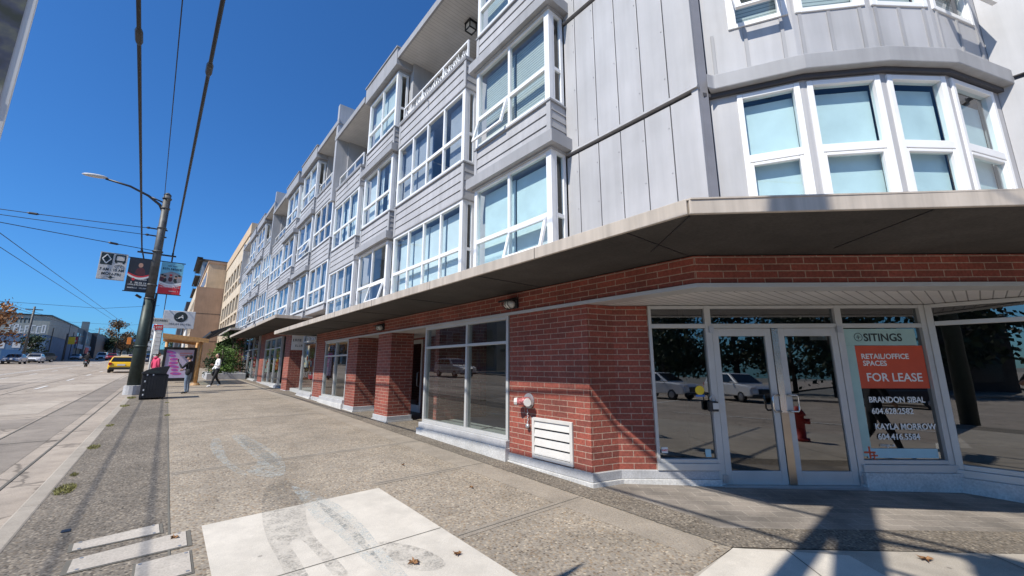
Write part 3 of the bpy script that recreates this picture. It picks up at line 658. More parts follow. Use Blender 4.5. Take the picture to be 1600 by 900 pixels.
for bx in ((5.9,6.1,8.1,12.3,0.1,2.84),(4.75,5.9,8.12,8.3,0.1,2.84),(6.2,6.4,18.9,21.2,0.3,3.4),(4.9,6.2,18.9,19.05,0.3,3.4),(5.4,5.6,36.9,41.0,0.6,4.0)): MB().box(*bx).build('recess_wall', MT['brick'], BLD)
bnd = MB(); bnd.seg((4.365,1.95),(4.365,16.85),0.24,2.5,2.818); bnd.seg((8.30,-1.595),(4.365,1.95),0.24,2.5,2.8185)
bnd.seg((4.365,16.86),(4.365,29.3),0.24,3.13,3.49); bnd.seg((4.365,29.31),(4.365,41.6),0.24,3.75,4.1); bnd.build('brick_lintel', MT['brick'], BLD)
stp = MB(); stp.seg((4.335,1.93),(4.335,15.6),0.27,2.452,2.498); stp.seg((8.28,-1.61),(4.335,1.93),0.27,2.4525,2.4985); stp.build('lintel_angle', MT['alu'], BLD)
MB().prism([(4.6,3.5),(4.6,2.15),(8.12,-1.05),(8.4,-1.05),(8.3,0.6),(8.1,0.75),(4.9,3.6)], 2.46, 2.50).build('entrance_soffit', MT['soffit2'], BLD)
MB().prism([(4.6,15.6),(4.6,8.2),(6.0,8.2),(6.0,15.6)], 2.46, 2.5).build('recess_soffit', MT['soffit2'], BLD)

def shop(y0, y1, z0, z1, muls, tr_z, X=4.40, gl='shopglass', base=True):
    f = MB(); J = 0.06
    f.box(X-0.03,X+0.09,y0,y0+J,z0,z1); f.box(X-0.03,X+0.09,y1-J,y1,z0,z1); f.box(X-0.03,X+0.09,y0+J,y1-J,z1-J,z1); f.box(X-0.03,X+0.09,y0+J,y1-J,z0,z0+J)
    f.box(X-0.026,X+0.085,y0+J,y1-J,tr_z-0.025,tr_z+0.025)
    for m in muls: f.box(X-0.028,X+0.088,m-0.03,m+0.03,z0+J,z1-J)
    s = f.build('shop_window', MT['alu'], BLD, bevel=0.004); g = MB()
    ed = [y0+J]+list(muls)+[y1-J]
    for i in range(len(ed)-1):
        for (a,b) in ((z0+J,tr_z-0.025),(tr_z+0.025,z1-J)): g.quad((X+0.02,ed[i],a),(X+0.02,ed[i],b),(X+0.02,ed[i+1],b),(X+0.02,ed[i+1],a))
    g.build('pane', MT[gl], s, uv=False)
    if base:
        MB().box(X-0.10,X+0.12,y0-0.03,y1+0.02,z0-0.115,z0-0.002).build('window_sill', MT['sillc'], s, bevel=0.006)
        MB().prism([(X-0.13,y0-0.05),(X+0.12,y0-0.05),(X+0.12,y1+0.06),(X-0.13,y1+0.06)], lambda x,y: gz(x,y)-0.08, z0-0.116).build('window_plinth', MT['plinth'], s, bevel=0.006)
    return s
shop(5.20, 8.10, 0.42, 2.452, (6.46,), 2.0)
shop(13.18, 15.62, 0.56, 2.452, (14.4,), 1.95)
shop(16.84, 18.88, 0.55, 3.12, (), 2.6)
shop(23.3, 27.68, 0.66, 3.12, (24.8,26.2), 2.55)
shop(30.1, 36.4, 0.74, 3.7, (32.2,34.3), 2.7)
# recessed entrance doors behind the piers
for (X,y0,y1,zb) in ((5.86,8.6,9.8,0.2),(5.86,11.0,12.1,0.25)):
    f = MB(); f.box(X,X+0.06,y0,y0+0.09,zb,2.4); f.box(X,X+0.06,y1-0.09,y1,zb,2.4); f.box(X,X+0.06,y0+0.09,y1-0.09,2.28,2.4); f.box(X,X+0.06,y0+0.09,y1-0.09,zb,zb+0.2)
    d_ = f.build('glass_door', MT['alu'], BLD); MB().quad((X+0.03,y0+0.09,zb+0.2),(X+0.03,y0+0.09,2.28),(X+0.03,y1-0.09,2.28),(X+0.03,y1-0.09,zb+0.2)).build('pane', MT['darkglass'], d_, uv=False)
    MB().tube([(X-0.01,y0+0.16,1.0),(X-0.06,y0+0.16,1.02),(X-0.06,y0+0.16,1.4),(X-0.01,y0+0.16,1.42)],0.014,6).build('handle', MT['steel'], d_, smooth=True, uv=False)
# shop interiors
fi = MB(); fi.prism([(4.42,3.6),(8.2,0.25),(8.2,-3.4),(15.9,-3.4),(15.9,5.0),(4.75,5.0)], -0.05, 0.06)
fi.box(4.53,15.9,5.15,8.12,0.05,0.40); fi.box(6.1,15.9,8.12,16.8,0.05,0.45); fi.box(4.53,15.9,12.4,16.8,0.05,0.5); fi.box(4.53,15.9,16.81,30,0.05,0.6); fi.box(4.53,15.9,30.01,41,0.05,0.72); fi.build('shop_floor', MT['shopfloor'], BLD)
sw_ = MB(); sw_.box(4.74,15.9,5.02,5.14,0.0,2.85); sw_.box(8.6,8.75,5.15,8.1,0.3,2.84); sw_.box(7.6,7.75,12.4,16.8,0.3,2.84); sw_.box(4.9,8.6,8.3,8.4,0.3,2.84); sw_.box(6.6,6.75,16.8,41,0.4,4.1)
sw_.box(4.85,7.6,16.7,16.8,0.4,2.84); sw_.box(4.75,6.6,29.4,29.5,0.4,3.6); sw_.build('shop_wall', MT['shopwall'], BLD)
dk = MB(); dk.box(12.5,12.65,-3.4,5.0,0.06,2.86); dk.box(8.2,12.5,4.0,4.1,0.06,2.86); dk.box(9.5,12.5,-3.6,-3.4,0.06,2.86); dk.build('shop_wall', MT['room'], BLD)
fx = MB()
for k in range(2): fx.box(6.2,6.32,5.7+1.5*k,5.78+1.5*k,0.4,2.3); fx.box(6.5,8.0,5.6+1.6*k,5.75+1.6*k,2.66,2.72)
fx.build('shop_post', MT['signwhite'], BLD)
# ------- corner entrance front
ef = MB(); Z0, ZT, ZH = 0.33, 2.13, 2.452
def bar(t0,t1,z0,z1,o=-0.03,th=0.10,mb=None): (mb or ef).seg(DW(t1),DW(t0),th,z0,z1,off=o)
for (a,b,z0) in ((0.502,0.545,Z0),(1.30,1.385,0.05),(3.125,3.215,0.05),(4.30,4.40,Z0-0.02)): bar(a,b,z0,ZH)
for (a,b) in ((0.545,1.30),(1.385,3.125),(3.215,4.30)): bar(a,b,ZH-0.045,ZH-0.001,-0.028); bar(a,b,ZT-0.0,ZT+0.06,-0.027)
for (a,b) in ((0.545,1.30),(3.215,4.30)): bar(a,b,Z0,Z0+0.05,-0.027)
e_ = ef.build('entrance_frame', MT['alu'], BLD, bevel=0.005)
def gq(mb,t0,t1,z0,z1,o=0.02): a,b = DW(t0,o),DW(t1,o); mb.quad((*a,z0),(*b,z0),(*b,z1),(*a,z1))
g = MB()
for (a,b,z0) in ((0.545,1.30,Z0+0.05),(3.215,4.30,Z0+0.05)): gq(g,a,b,z0,ZT)
for (a,b) in ((0.545,1.30),(1.385,3.125),(3.215,4.30)): gq(g,a,b,ZT+0.06,ZH-0.045)
g.build('pane', MT['darkglass'], e_, uv=False)
bs = MB(); bar(0.50,1.33,0.24,0.328,-0.045,0.16,bs); bar(3.17,4.42,0.235,0.328,-0.06,0.18,bs); bs.build('window_sill', MT['alu'], e_, bevel=0.005)
bp = MB(); bp.seg(DW(4.42),DW(3.15),0.2,-0.05,0.234,off=-0.10); bp.build('entrance_plinth', MT['plinth'], BLD, bevel=0.008)
bar(1.33,3.17,0.03,0.058,-0.10,0.26,(th_ := MB())); th_.build('threshold', MT['steel'], BLD)
for i,(t0,t1) in enumerate(((1.39,2.205),(2.305,3.12))):
    d_ = MB(); zb = 0.065; ztp = ZT-0.005
    for (a,b,z0,z1) in ((t0,t0+0.085,zb,ztp),(t1-0.085,t1,zb,ztp),(t0+0.085,t1-0.085,ztp-0.11,ztp),(t0+0.085,t1-0.085,zb,zb+0.17)): bar(a,b,z0,z1,-0.02,0.05,d_)
    D = d_.build('entrance_door', MT['alu'], BLD, bevel=0.004); q = MB(); gq(q,t0+0.085,t1-0.085,zb+0.17,ztp-0.11,0.005); q.build('pane', MT['darkglass'], D, uv=False)
    th = t1-0.02 if i == 0 else t0+0.02; h = MB()
    for o,s in ((-0.02,-1),):
        dd = -0.10 if i == 0 else 0.10
        a,b_,c,d2 = DW(th,-0.02),DW(th+dd*0.2,-0.075),DW(th+dd,-0.085),DW(th+dd,-0.085)
        h.tube([(*DW(th,-0.02),1.215),(*DW(th,-0.075),1.215),(*DW(th+dd*0.8,-0.085),1.215),(*DW(th+dd,-0.085),1.19),(*DW(th+dd,-0.085),1.03),(*DW(th+dd*0.8,-0.085),1.0),(*DW(th,-0.075),1.0),(*DW(th,-0.02),1.0)],0.0125,8)
    h.build('handle', MT['brushed'], D, smooth=True, uv=False)
    tt = t0-0.02 if i == 0 else t1+0.02
    for z in (0.1,2.06): MB().seg(DW(tt+0.03),DW(tt-0.03),0.03,z,z+0.09,off=-0.058).build('hinge', MT['steel'], D)
am = MB(); bar(2.212,2.298,0.075,2.12,-0.03,0.045,am); am.build('meeting_stile', MT['brushed'], BLD)
pl_ = MB(); bar(2.205,2.305,0.075,0.98,-0.036,0.006,pl_); pl_.build('latch_guard', plain('bronzed_plate',(0.42,0.36,0.29),0.3,0.9), BLD)
# right-hand shopfront wall running on round the corner
RA, RB = (8.05,0.43), (8.15,-2.6)
rw = MB(); L = math.dist(RA,RB)
def rp(s): return (RA[0]+(RB[0]-RA[0])*s/L, RA[1]+(RB[1]-RA[1])*s/L)
for (a,b,z0,z1,o) in ((0,0.07,0.28,ZH,-0.03),(0.07,L,ZH-0.05,ZH,-0.028),(0.07,L,ZT+0.02,ZT+0.08,-0.027),(0.07,L,0.28,0.34,-0.027),(1.9,1.97,0.34,ZH-0.05,-0.03)): rw.seg(rp(b),rp(a),0.1,z0,z1,off=o)
r_ = rw.build('shop_window', MT['alu'], BLD, bevel=0.005); q = MB()
for (a,b) in ((0.07,1.9),(1.97,L)):
    for (z0,z1) in ((0.34,ZT+0.02),(ZT+0.08,ZH-0.05)): A,B = rp(a),rp(b); q.quad((A[0]+0.02,A[1],z0),(B[0]+0.02,B[1],z0),(B[0]+0.02,B[1],z1),(A[0]+0.02,A[1],z1))
q.build('pane', MT['darkglass'], r_, uv=False)
s_ = MB(); s_.seg(rp(L),rp(-0.02),0.18,0.19,0.278,off=-0.06); s_.build('window_sill', MT['alu'], r_, bevel=0.005)
s_ = MB(); s_.seg(rp(L),rp(-0.03),0.25,-0.12,0.189,off=-0.10); s_.build('window_plinth', MT['plinth'], r_, bevel=0.008)
MB().box(8.3,15.9,-3.7,-2.65,-0.2,2.85).build('brick_pier', MT['brick'], BLD)

def scribble(x0, x1, z, h, y, mat, par, name='lettering', seed=1):
    r_ = random.Random(seed); m = MB(); x = x0
    while x < x1-h*0.3:
        wd = h*r_.uniform(0.35,0.75)
        if r_.random() < 0.16: x += h*0.6; continue
        k = r_.randint(0,3)
        m.box(x,x+h*0.18,y-0.001,y,z,z+h)
        if k != 1: m.box(x+h*0.18,x+wd,y-0.001,y,z+h*0.82,z+h)
        if k in (0,2): m.box(x+h*0.18,x+wd*0.9,y-0.001,y,z+h*0.42,z+h*0.58)
        if k in (1,2): m.box(x+h*0.18,x+wd,y-0.001,y,z,z+h*0.17)
        if k in (0,3): m.box(x+wd-h*0.16,x+wd,y-0.001,y,z,z+h*0.8)
        x += wd+h*0.24
    return m.build(name, mat, par, uv=False)

# ================================================================== THINGS ON THE BUILDING
def wall_lamp(x, y, z, label):
    L = tag(empty('wall_lamp', (x,y,z)), label, 'wall lamp', 'bulkhead lamps on the brick lintel')
    b = MB(); b.box(x-0.05,x,y-0.13,y+0.13,z-0.08,z+0.10); b.ext([(x-0.05,y-0.15,z+0.10),(x-0.22,y-0.13,z+0.05),(x-0.22,y-0.13,z+0.02),(x-0.05,y-0.15,z+0.06)],(0,0.28,0)); b.build('lamp_hood', MT['black'], L, bevel=0.006)
    g = MB(); g.ell((x-0.09,y,z-0.01),(0.10,0.11,0.075),12,8); g.build('lamp_globe', plain('frosted_lamp_glass',(0.55,0.54,0.5),0.25), L, smooth=True, uv=False)
    c = MB()
    for k in (-0.06,0,0.06): c.tube([(x-0.04,y+k,z+0.07),(x-0.18,y+k*1.1,z+0.045),(x-0.195,y+k*1.1,z-0.03),(x-0.12,y+k,z-0.09),(x-0.04,y+k,z-0.08)],0.006,5)
    c.build('lamp_guard', MT['black'], L, uv=False); return L
wall_lamp(4.365, 5.05, 2.63, 'black caged bulkhead lamp on the brick band above the wide shop window')
wall_lamp(4.365, 10.5, 2.63, 'black caged bulkhead lamp on the brick band above the square brick pillar')
V = tag(empty('vent_louvre', (4.37,4.19,0.55)), 'pale metal louvred vent set low in the red brick corner pier', 'vent')
b = MB(); y0,y1,z0,z1 = 3.80,4.60,0.26,0.84
for (a,bb,c,d) in ((y0,y0+0.05,z0,z1),(y1-0.05,y1,z0,z1),(y0+0.05,y1-0.05,z0,z0+0.05),(y0+0.05,y1-0.05,z1-0.05,z1)): b.box(4.335,4.369,a,bb,c,d)
b.build('vent_frame', MT['signgrey'], V, bevel=0.005)
b = MB()
for k in range(4): zz = z0+0.06+k*0.125; b.ext([(4.335,y0+0.05,zz),(4.342,y0+0.05,zz-0.004),(4.368,y0+0.05,zz+0.095),(4.361,y0+0.05,zz+0.10)],(0,y1-y0-0.1,0))
b.build('vent_slats', MT['signgrey'], V); MB().box(4.3655,4.3695,y0+0.05,y1-0.05,z0+0.05,z1-0.05).build('vent_back', MT['black'], V)
Fc = tag(empty('fire_hose_connection', (4.37,4.68,1.05)), 'worn red fire hose connection with capped inlets and a hanging chain on brick', 'hose connection')
mr = plain('worn_red_paint',(0.42,0.13,0.13),0.45,0.2,var=0.5,scale=30)
b = MB(); b.tube([(4.37,4.68,1.07),(4.345,4.68,1.07)],0.115,18); b.build('wall_plate', MT['steel'], Fc, bevel=0.004)
b = MB(); b.tube([(4.345,4.68,1.07),(4.27,4.68,1.07),(4.24,4.68,1.03)],[0.06,0.07,0.075],12); b.tube([(4.27,4.68,1.06),(4.22,4.80,1.06)],[0.05,0.055],10); b.tube([(4.27,4.68,1.06),(4.22,4.57,1.06)],[0.05,0.055],10); b.build('inlet_body', mr, Fc, smooth=True, uv=False)
for dy in (0.13,-0.12):
    b = MB(); b.tube([(4.225,4.68+dy*0.9,1.06),(4.195,4.68+dy*1.2,1.06)],[0.062,0.055],10); b.build('inlet_cap', MT['signgrey'], Fc, uv=False)
b = MB()
for k in range(7): b.ell((4.33,4.68+0.006*(-1)**k,0.93-k*0.03),(0.010,0.010,0.018),6,4)
b.ell((4.325,4.68,0.70),(0.03,0.04,0.04),8,6); b.build('chain', MT['steel'], Fc, smooth=True, uv=False)

# lease sign: vinyl film behind the shop glass right of the doors
Fs = tag(empty('lease_sign', (*DW(3.7,0.03),0.4)), 'tall window sign reading FOR LEASE on an orange panel beside the glass doors', 'sign')
u3 = Vector((0.743,-0.669,0))
def film(t0,t1,z0,z1,mat,name,o): a,b = DW(t0,o),DW(t1,o); MB().quad((*a,z0),(*b,z0),(*b,z1),(*a,z1)).build(name, mat, Fs, uv=False)
def dwtext(s,t,z,size,mat,o,bold=0.0,sx=1.0): return text(s,size,frame((*DW(t,o),z),u3),mat,Fs,bold=bold,sx=sx)
film(3.235,4.22,1.885,2.115,MT['teal'],'sign_header',0.010); film(3.235,3.36,0.42,1.884,MT['teal'],'sign_strip',0.010)
film(3.36,4.285,1.30,1.88,MT['orange'],'sign_panel',0.0105); film(3.30,4.22,0.40,0.52,MT['paleblue'],'sign_footer',0.0095)
dwtext('SITINGS',3.50,1.945,0.15,MT['ink'],0.008,0.003); c = DW(3.43,0.008); lg = MB()
for k in range(20):
    a0,a1 = 2*math.pi*k/20, 2*math.pi*(k+1)/20; pa = Vector((*c,2.0))+u3*0.055*math.cos(a0)+Vector((0,0,0.055*math.sin(a0))); pb = Vector((*c,2.0))+u3*0.055*math.cos(a1)+Vector((0,0,0.055*math.sin(a1))); lg.tube([pa,pb],0.004,4,caps=False)
for (dx,dz) in ((0.03,0),(0,0.03)): lg.tube([Vector((*c,2.0))-u3*dx-Vector((0,0,dz)),Vector((*c,2.0))+u3*dx+Vector((0,0,dz))],0.005,4)
lg.build('logo', MT['ink'], Fs, uv=False)
for s,t,z,h,sx in (('RETAIL/OFFICE',3.425,1.70,0.098,1.0),('SPACES',3.435,1.605,0.098,1.0),('FOR LEASE',3.45,1.395,0.158,1.0),('BRANDON SIBAL',3.43,1.115,0.105,0.93),('604.628.2582',3.445,0.965,0.105,0.97),('KAYLA MORROW',3.455,0.765,0.105,0.95),('604.416.5584',3.47,0.635,0.105,0.97),('sitings.ca',3.48,0.545,0.055,1.0)):
    dwtext(s,t,z,h,MT['signwhite'],0.008,0.0022 if h > 0.09 else 0.0,sx)
cr = MB()
for (t,z,l,hh) in ((3.33,0.47,0.012,0.075),(3.33,0.47,0.075,0.012),(3.38,0.43,0.010,0.05),(3.38,0.43,0.05,0.010)): cr.seg(DW(t+l,0.0078),DW(t-l,0.0078),0.002,z-hh,z+hh)
cr.build('sign_crosses', MT['orange'], Fs)
# small stickers and the lock box at the doors
def sticker(t,z,w,h,mat,label,o=-0.0,shape='rect',txt=None,tm=None,name='sticker',cat='sticker'):
    S_ = tag(empty(name, (*DW(t,o),z)), label, cat); m = MB()
    if shape == 'rect': m.seg(DW(t+w/2,o),DW(t-w/2,o),0.002,z-h/2,z+h/2)
    else:
        m.ext([Vector((*DW(t,o),z))+u3*(w/2*math.cos(2*math.pi*k/20))+Vector((0,0,h/2*math.sin(2*math.pi*k/20))) for k in range(20)], (0.669*0.002,0.743*0.002,0))
    m.build('sticker_face', mat, S_, uv=False)
    if txt: text(txt[0],txt[1],frame((*DW(t,o-0.003),z+txt[2]),u3),tm,S_,align='CENTER',bold=0.001)
    return S_
sticker(0.62,0.485,0.085,0.075,MT['signwhite'],'small red and white KAPC sticker low on the left shop pane',0.012,txt=('KAPC',0.032,-0.012),tm=MT['red'])
sticker(1.20,0.45,0.075,0.10,MT['paleblue'],'small pale blue square sticker low on the pane left of the doors',0.012)
s_ = sticker(1.16,1.27,0.125,0.125,MT['yellow'],'round yellow alarm sticker with a blue foot left of the doors',0.012,'round')
m = MB(); m.seg(DW(1.22,0.011),DW(1.10,0.011),0.002,1.185,1.21); m.build('sticker_foot', MT['blue'], s_)
sticker(2.88,2.0,0.24,0.085,MT['signwhite'],'white paper notice taped high inside the right glass door',0.012)
K_ = tag(empty('lock_box', (*DW(1.31,-0.06),1.1)), 'small dark key lock box with a pale dial hung on the door frame', 'lock box')
m = MB(); m.seg(DW(1.34,-0.11),DW(1.22,-0.11),0.07,1.0,1.13); m.build('box_body', MT['black'], K_, bevel=0.006); m = MB(); m.seg(DW(1.345,-0.114),DW(1.265,-0.114),0.004,1.03,1.11); m.build('dial_plate', MT['signgrey'], K_)
m = MB(); m.tube([(*DW(1.25,-0.08),1.13),(*DW(1.25,-0.08),1.18),(*DW(1.29,-0.08),1.22),(*DW(1.32,-0.08),1.18),(*DW(1.32,-0.08),1.13)],0.008,6); m.build('shackle', MT['steel'], K_, smooth=True, uv=False)
# blade sign on the far brick pier and posters in the far shop windows
B_ = tag(empty('blade_sign', (4.3,21.15,2.6)), 'narrow white upright sign with dark lettering on the tall brick pier', 'sign'); MB().box(4.40,4.9,21.15,21.19,2.35,3.05).build('sign_board', MT['signwhite'], B_, bevel=0.004)
scribble(4.45,4.86,2.75,0.12,21.149,MT['ink'],B_,seed=3); scribble(4.45,4.86,2.5,0.1,21.149,MT['ink'],B_,seed=4)
def poster(y,z,w,h,cs,label):
    P_ = tag(empty('shop_poster', (4.44,y,z)), label, 'poster', 'posters in the far shop windows'); rr = random.Random(int(y*10))
    MB().box(4.435,4.44,y-w/2,y+w/2,z-h/2,z+h/2).build('poster_sheet', MT[cs[0]], P_)
    for k in range(3): a = rr.uniform(-0.3,0.2)*w; c = rr.uniform(-0.35,0.2)*h; MB().box(4.43-0.001*k,4.434,y+a,y+a+w*0.3,z+c,z+c+h*0.18).build('poster_print', MT[cs[1+k%(len(cs)-1)]], P_)
for a in ((24.2,1.9,0.7,1.0,('orange','yellow','signwhite'),'orange and yellow poster in the nearer of the far shop windows'),(25.4,2.2,0.8,0.5,('blue','signwhite','red'),'blue poster high in the nearer of the far shop windows'),(26.9,1.7,0.9,0.9,('signwhite','red','orange'),'white poster with red print beside the far brick pier'),(17.5,1.5,0.7,0.8,('red','signwhite','blue'),'red poster in the tall narrow window after the white downpipe'),(18.3,2.0,0.6,0.9,('signwhite','blue','orange'),'white and blue poster in the tall narrow shop window'),(31.3,2.1,0.9,1.1,('red','orange','signwhite'),'red poster in the farthest shop window'),(33.2,1.5,0.8,0.8,('paleblue','blue','signwhite'),'pale blue poster low in the farthest shop window'),(35.3,2.4,0.9,0.7,('blue','signwhite','yellow'),'dark blue poster at the far end of the farthest shop window')): poster(*a)

# ================================================================== STREET FURNITURE
MT['poledark'] = plain('dark_green_pole',(0.022,0.036,0.030),0.5,0.2,var=0.3,scale=8); MT['polegrey'] = plain('weathered_pole',(0.085,0.085,0.082),0.55,0.2,var=0.35,scale=5)
MT['wire'] = plain('black_cable',(0.012,0.012,0.014),0.6)
PX, PY = -0.86, 22.2; zg = gz(PX,PY)
P_ = tag(empty('street_lamp', (PX,PY,zg)), 'tall dark lamp post at the kerb with curved arm and hanging banners', 'street lamp')
b = MB(); b.tube([(PX,PY,zg),(PX,PY,zg+0.35),(PX,PY,zg+0.36)],[0.30,0.29,0.24],16); b.build('pole_base', MT['sillc'], P_, uv=False)
b = MB(); b.tube([(PX,PY,zg+0.36),(PX,PY,zg+2.0),(PX,PY,4.3)],[0.215,0.20,0.165],16); b.tube([(PX,PY,2.35),(PX,PY,2.42)],[0.225,0.225],16); b.build('pole_shaft', MT['poledark'], P_, smooth=True, uv=False)
b = MB(); b.tube([(PX,PY,4.3),(PX,PY,8.95)],[0.155,0.125],16); b.tube([(PX,PY,8.95),(PX,PY,9.05)],[0.14,0.05],16)
for z in (4.32,4.9,6.35,7.4,8.3,8.75): b.tube([(PX,PY,z),(PX,PY,z+0.06)],0.178 if z < 7 else 0.16,16)
b.build('pole_top', MT['polegrey'], P_, smooth=True, uv=False)
b = MB(); b.tube([(PX,PY,8.05),(PX-0.2,PY,8.45),(PX-0.6,PY,8.75),(PX-1.2,PY,9.0),(PX-1.95,PY,9.1)],[0.06,0.055,0.05,0.045,0.04],8); b.tube([(PX,PY,8.55),(PX-0.5,PY,8.72)],0.03,6); b.build('lamp_arm', MT['black'], P_, smooth=True, uv=False)
b = MB(); b.ell((PX-2.25,PY,9.13),(0.38,0.13,0.075),12,8,M=Matrix.Rotation(R(-4),3,'Y')); b.build('lamp_head', MT['signgrey'], P_, smooth=True, uv=False)
b = MB(); b.box(PX-0.62,PX+0.62,PY-0.03,PY+0.03,6.24,6.30)
for x in (PX-0.5,PX+0.5): b.tube([(x,PY,6.27),(x,PY,6.42)],0.035,8)
for z in (7.05,7.36): b.tube([(PX-0.42,PY,z),(PX+0.2,PY,z)],0.03,6); b.ell((PX-0.42,PY,z),(0.07,0.05,0.05),8,6)
b.build('crossarm', MT['black'], P_, uv=False)
for z in (4.58,5.98): MB().box(PX-0.85,PX+0.98,PY-0.015,PY+0.015,z,z+0.035).build('banner_arm', MT['black'], P_, uv=False)
b = MB()
b.tube([(PX-0.25,PY-0.1,4.35),(PX-0.42,PY-0.15,4.45)],0.05,6); b.build('floodlight', MT['black'], P_, uv=False); MB().tube([(PX+0.2,PY+0.02,2.6),(PX+0.2,PY+0.02,4.6)],0.04,6).build('conduit', MT['black'], P_, uv=False)
BY = PY-0.24
S1 = tag(empty('bus_lane_sign', (-2.1,BY,5.4)), 'white lane sign with diamond and bus reading 7 AM - 10 AM MON-FRI', 'sign')
sx = 0.7
b = MB(); b.box(-2.49,-1.70,BY,BY+0.02,4.94,6.04); b.build('sign_board', MT['signgrey'], S1, bevel=0.004)
def onb(x0,x1,z0,z1,mat,nm,par,dy=0.003,y=BY): MB().box(x0,x1,y-dy,y-0.0005,z0,z1).build(nm,mat,par)
for (a,c,d,e) in ((-2.485,-1.705,6.02,6.03),(-2.485,-1.705,4.95,4.96)): onb(a,c,d,e,MT['ink'],'sign_border',S1)
onb(-2.46,-2.12,5.54,6.0,MT['ink'],'diamond_field',S1)
b = MB()
for A,B in (((-2.29,5.95),(-2.17,5.77)),((-2.17,5.77),(-2.29,5.59)),((-2.29,5.59),(-2.41,5.77)),((-2.41,5.77),(-2.29,5.95))): b.tube([(A[0],BY-0.006,A[1]),(B[0],BY-0.006,B[1])],0.022,4)
b.build('diamond_symbol', MT['signwhite'], S1, uv=False)
b = MB()
for (a,c,d,e) in ((-2.05,-1.76,5.93,5.99),(-2.06,-2.02,5.70,5.94),(-1.79,-1.75,5.70,5.94),(-2.06,-1.75,5.68,5.75),(-2.04,-1.98,5.63,5.68),(-1.83,-1.77,5.63,5.68)): b.box(a,c,BY-0.003,BY-0.0005,d,e)
b.build('bus_symbol', MT['ink'], S1)
b = MB()
for cx in (-1.99,-1.82):
    for k in range(12): a0,a1 = 2*math.pi*k/12,2*math.pi*(k+1)/12; b.tube([(cx+0.05*math.cos(a0),BY-0.003,5.50+0.05*math.sin(a0)),(cx+0.05*math.cos(a1),BY-0.003,5.50+0.05*math.sin(a1))],0.006,4,caps=False)
b.tube([(-1.99,BY-0.003,5.5),(-1.93,BY-0.003,5.57),(-1.85,BY-0.003,5.57),(-1.82,BY-0.003,5.5)],0.007,4); b.tube([(-1.93,BY-0.003,5.57),(-1.9,BY-0.003,5.5),(-1.85,BY-0.003,5.57)],0.007,4); b.build('bicycle_symbol', MT['ink'], S1, uv=False)
FR = lambda x,z,y=BY-0.003: frame((x,y,z),(1,0,0))
text('7 AM - 10 AM',0.155,FR(-2.095,5.30),MT['ink'],S1,align='CENTER',bold=0.003,sx=0.78); text('MON-FRI',0.145,FR(-2.095,5.13),MT['ink'],S1,align='CENTER',bold=0.003,sx=0.95)
b = MB(); b.ext([(-2.22,BY-0.003,5.08),(-2.095,BY-0.003,4.98),(-1.97,BY-0.003,5.08),(-2.06,BY-0.003,5.055),(-2.06,BY-0.003,5.11),(-2.13,BY-0.003,5.11),(-2.13,BY-0.003,5.055)],(0,0.002,0)); b.build('arrow_symbol', MT['ink'], S1)
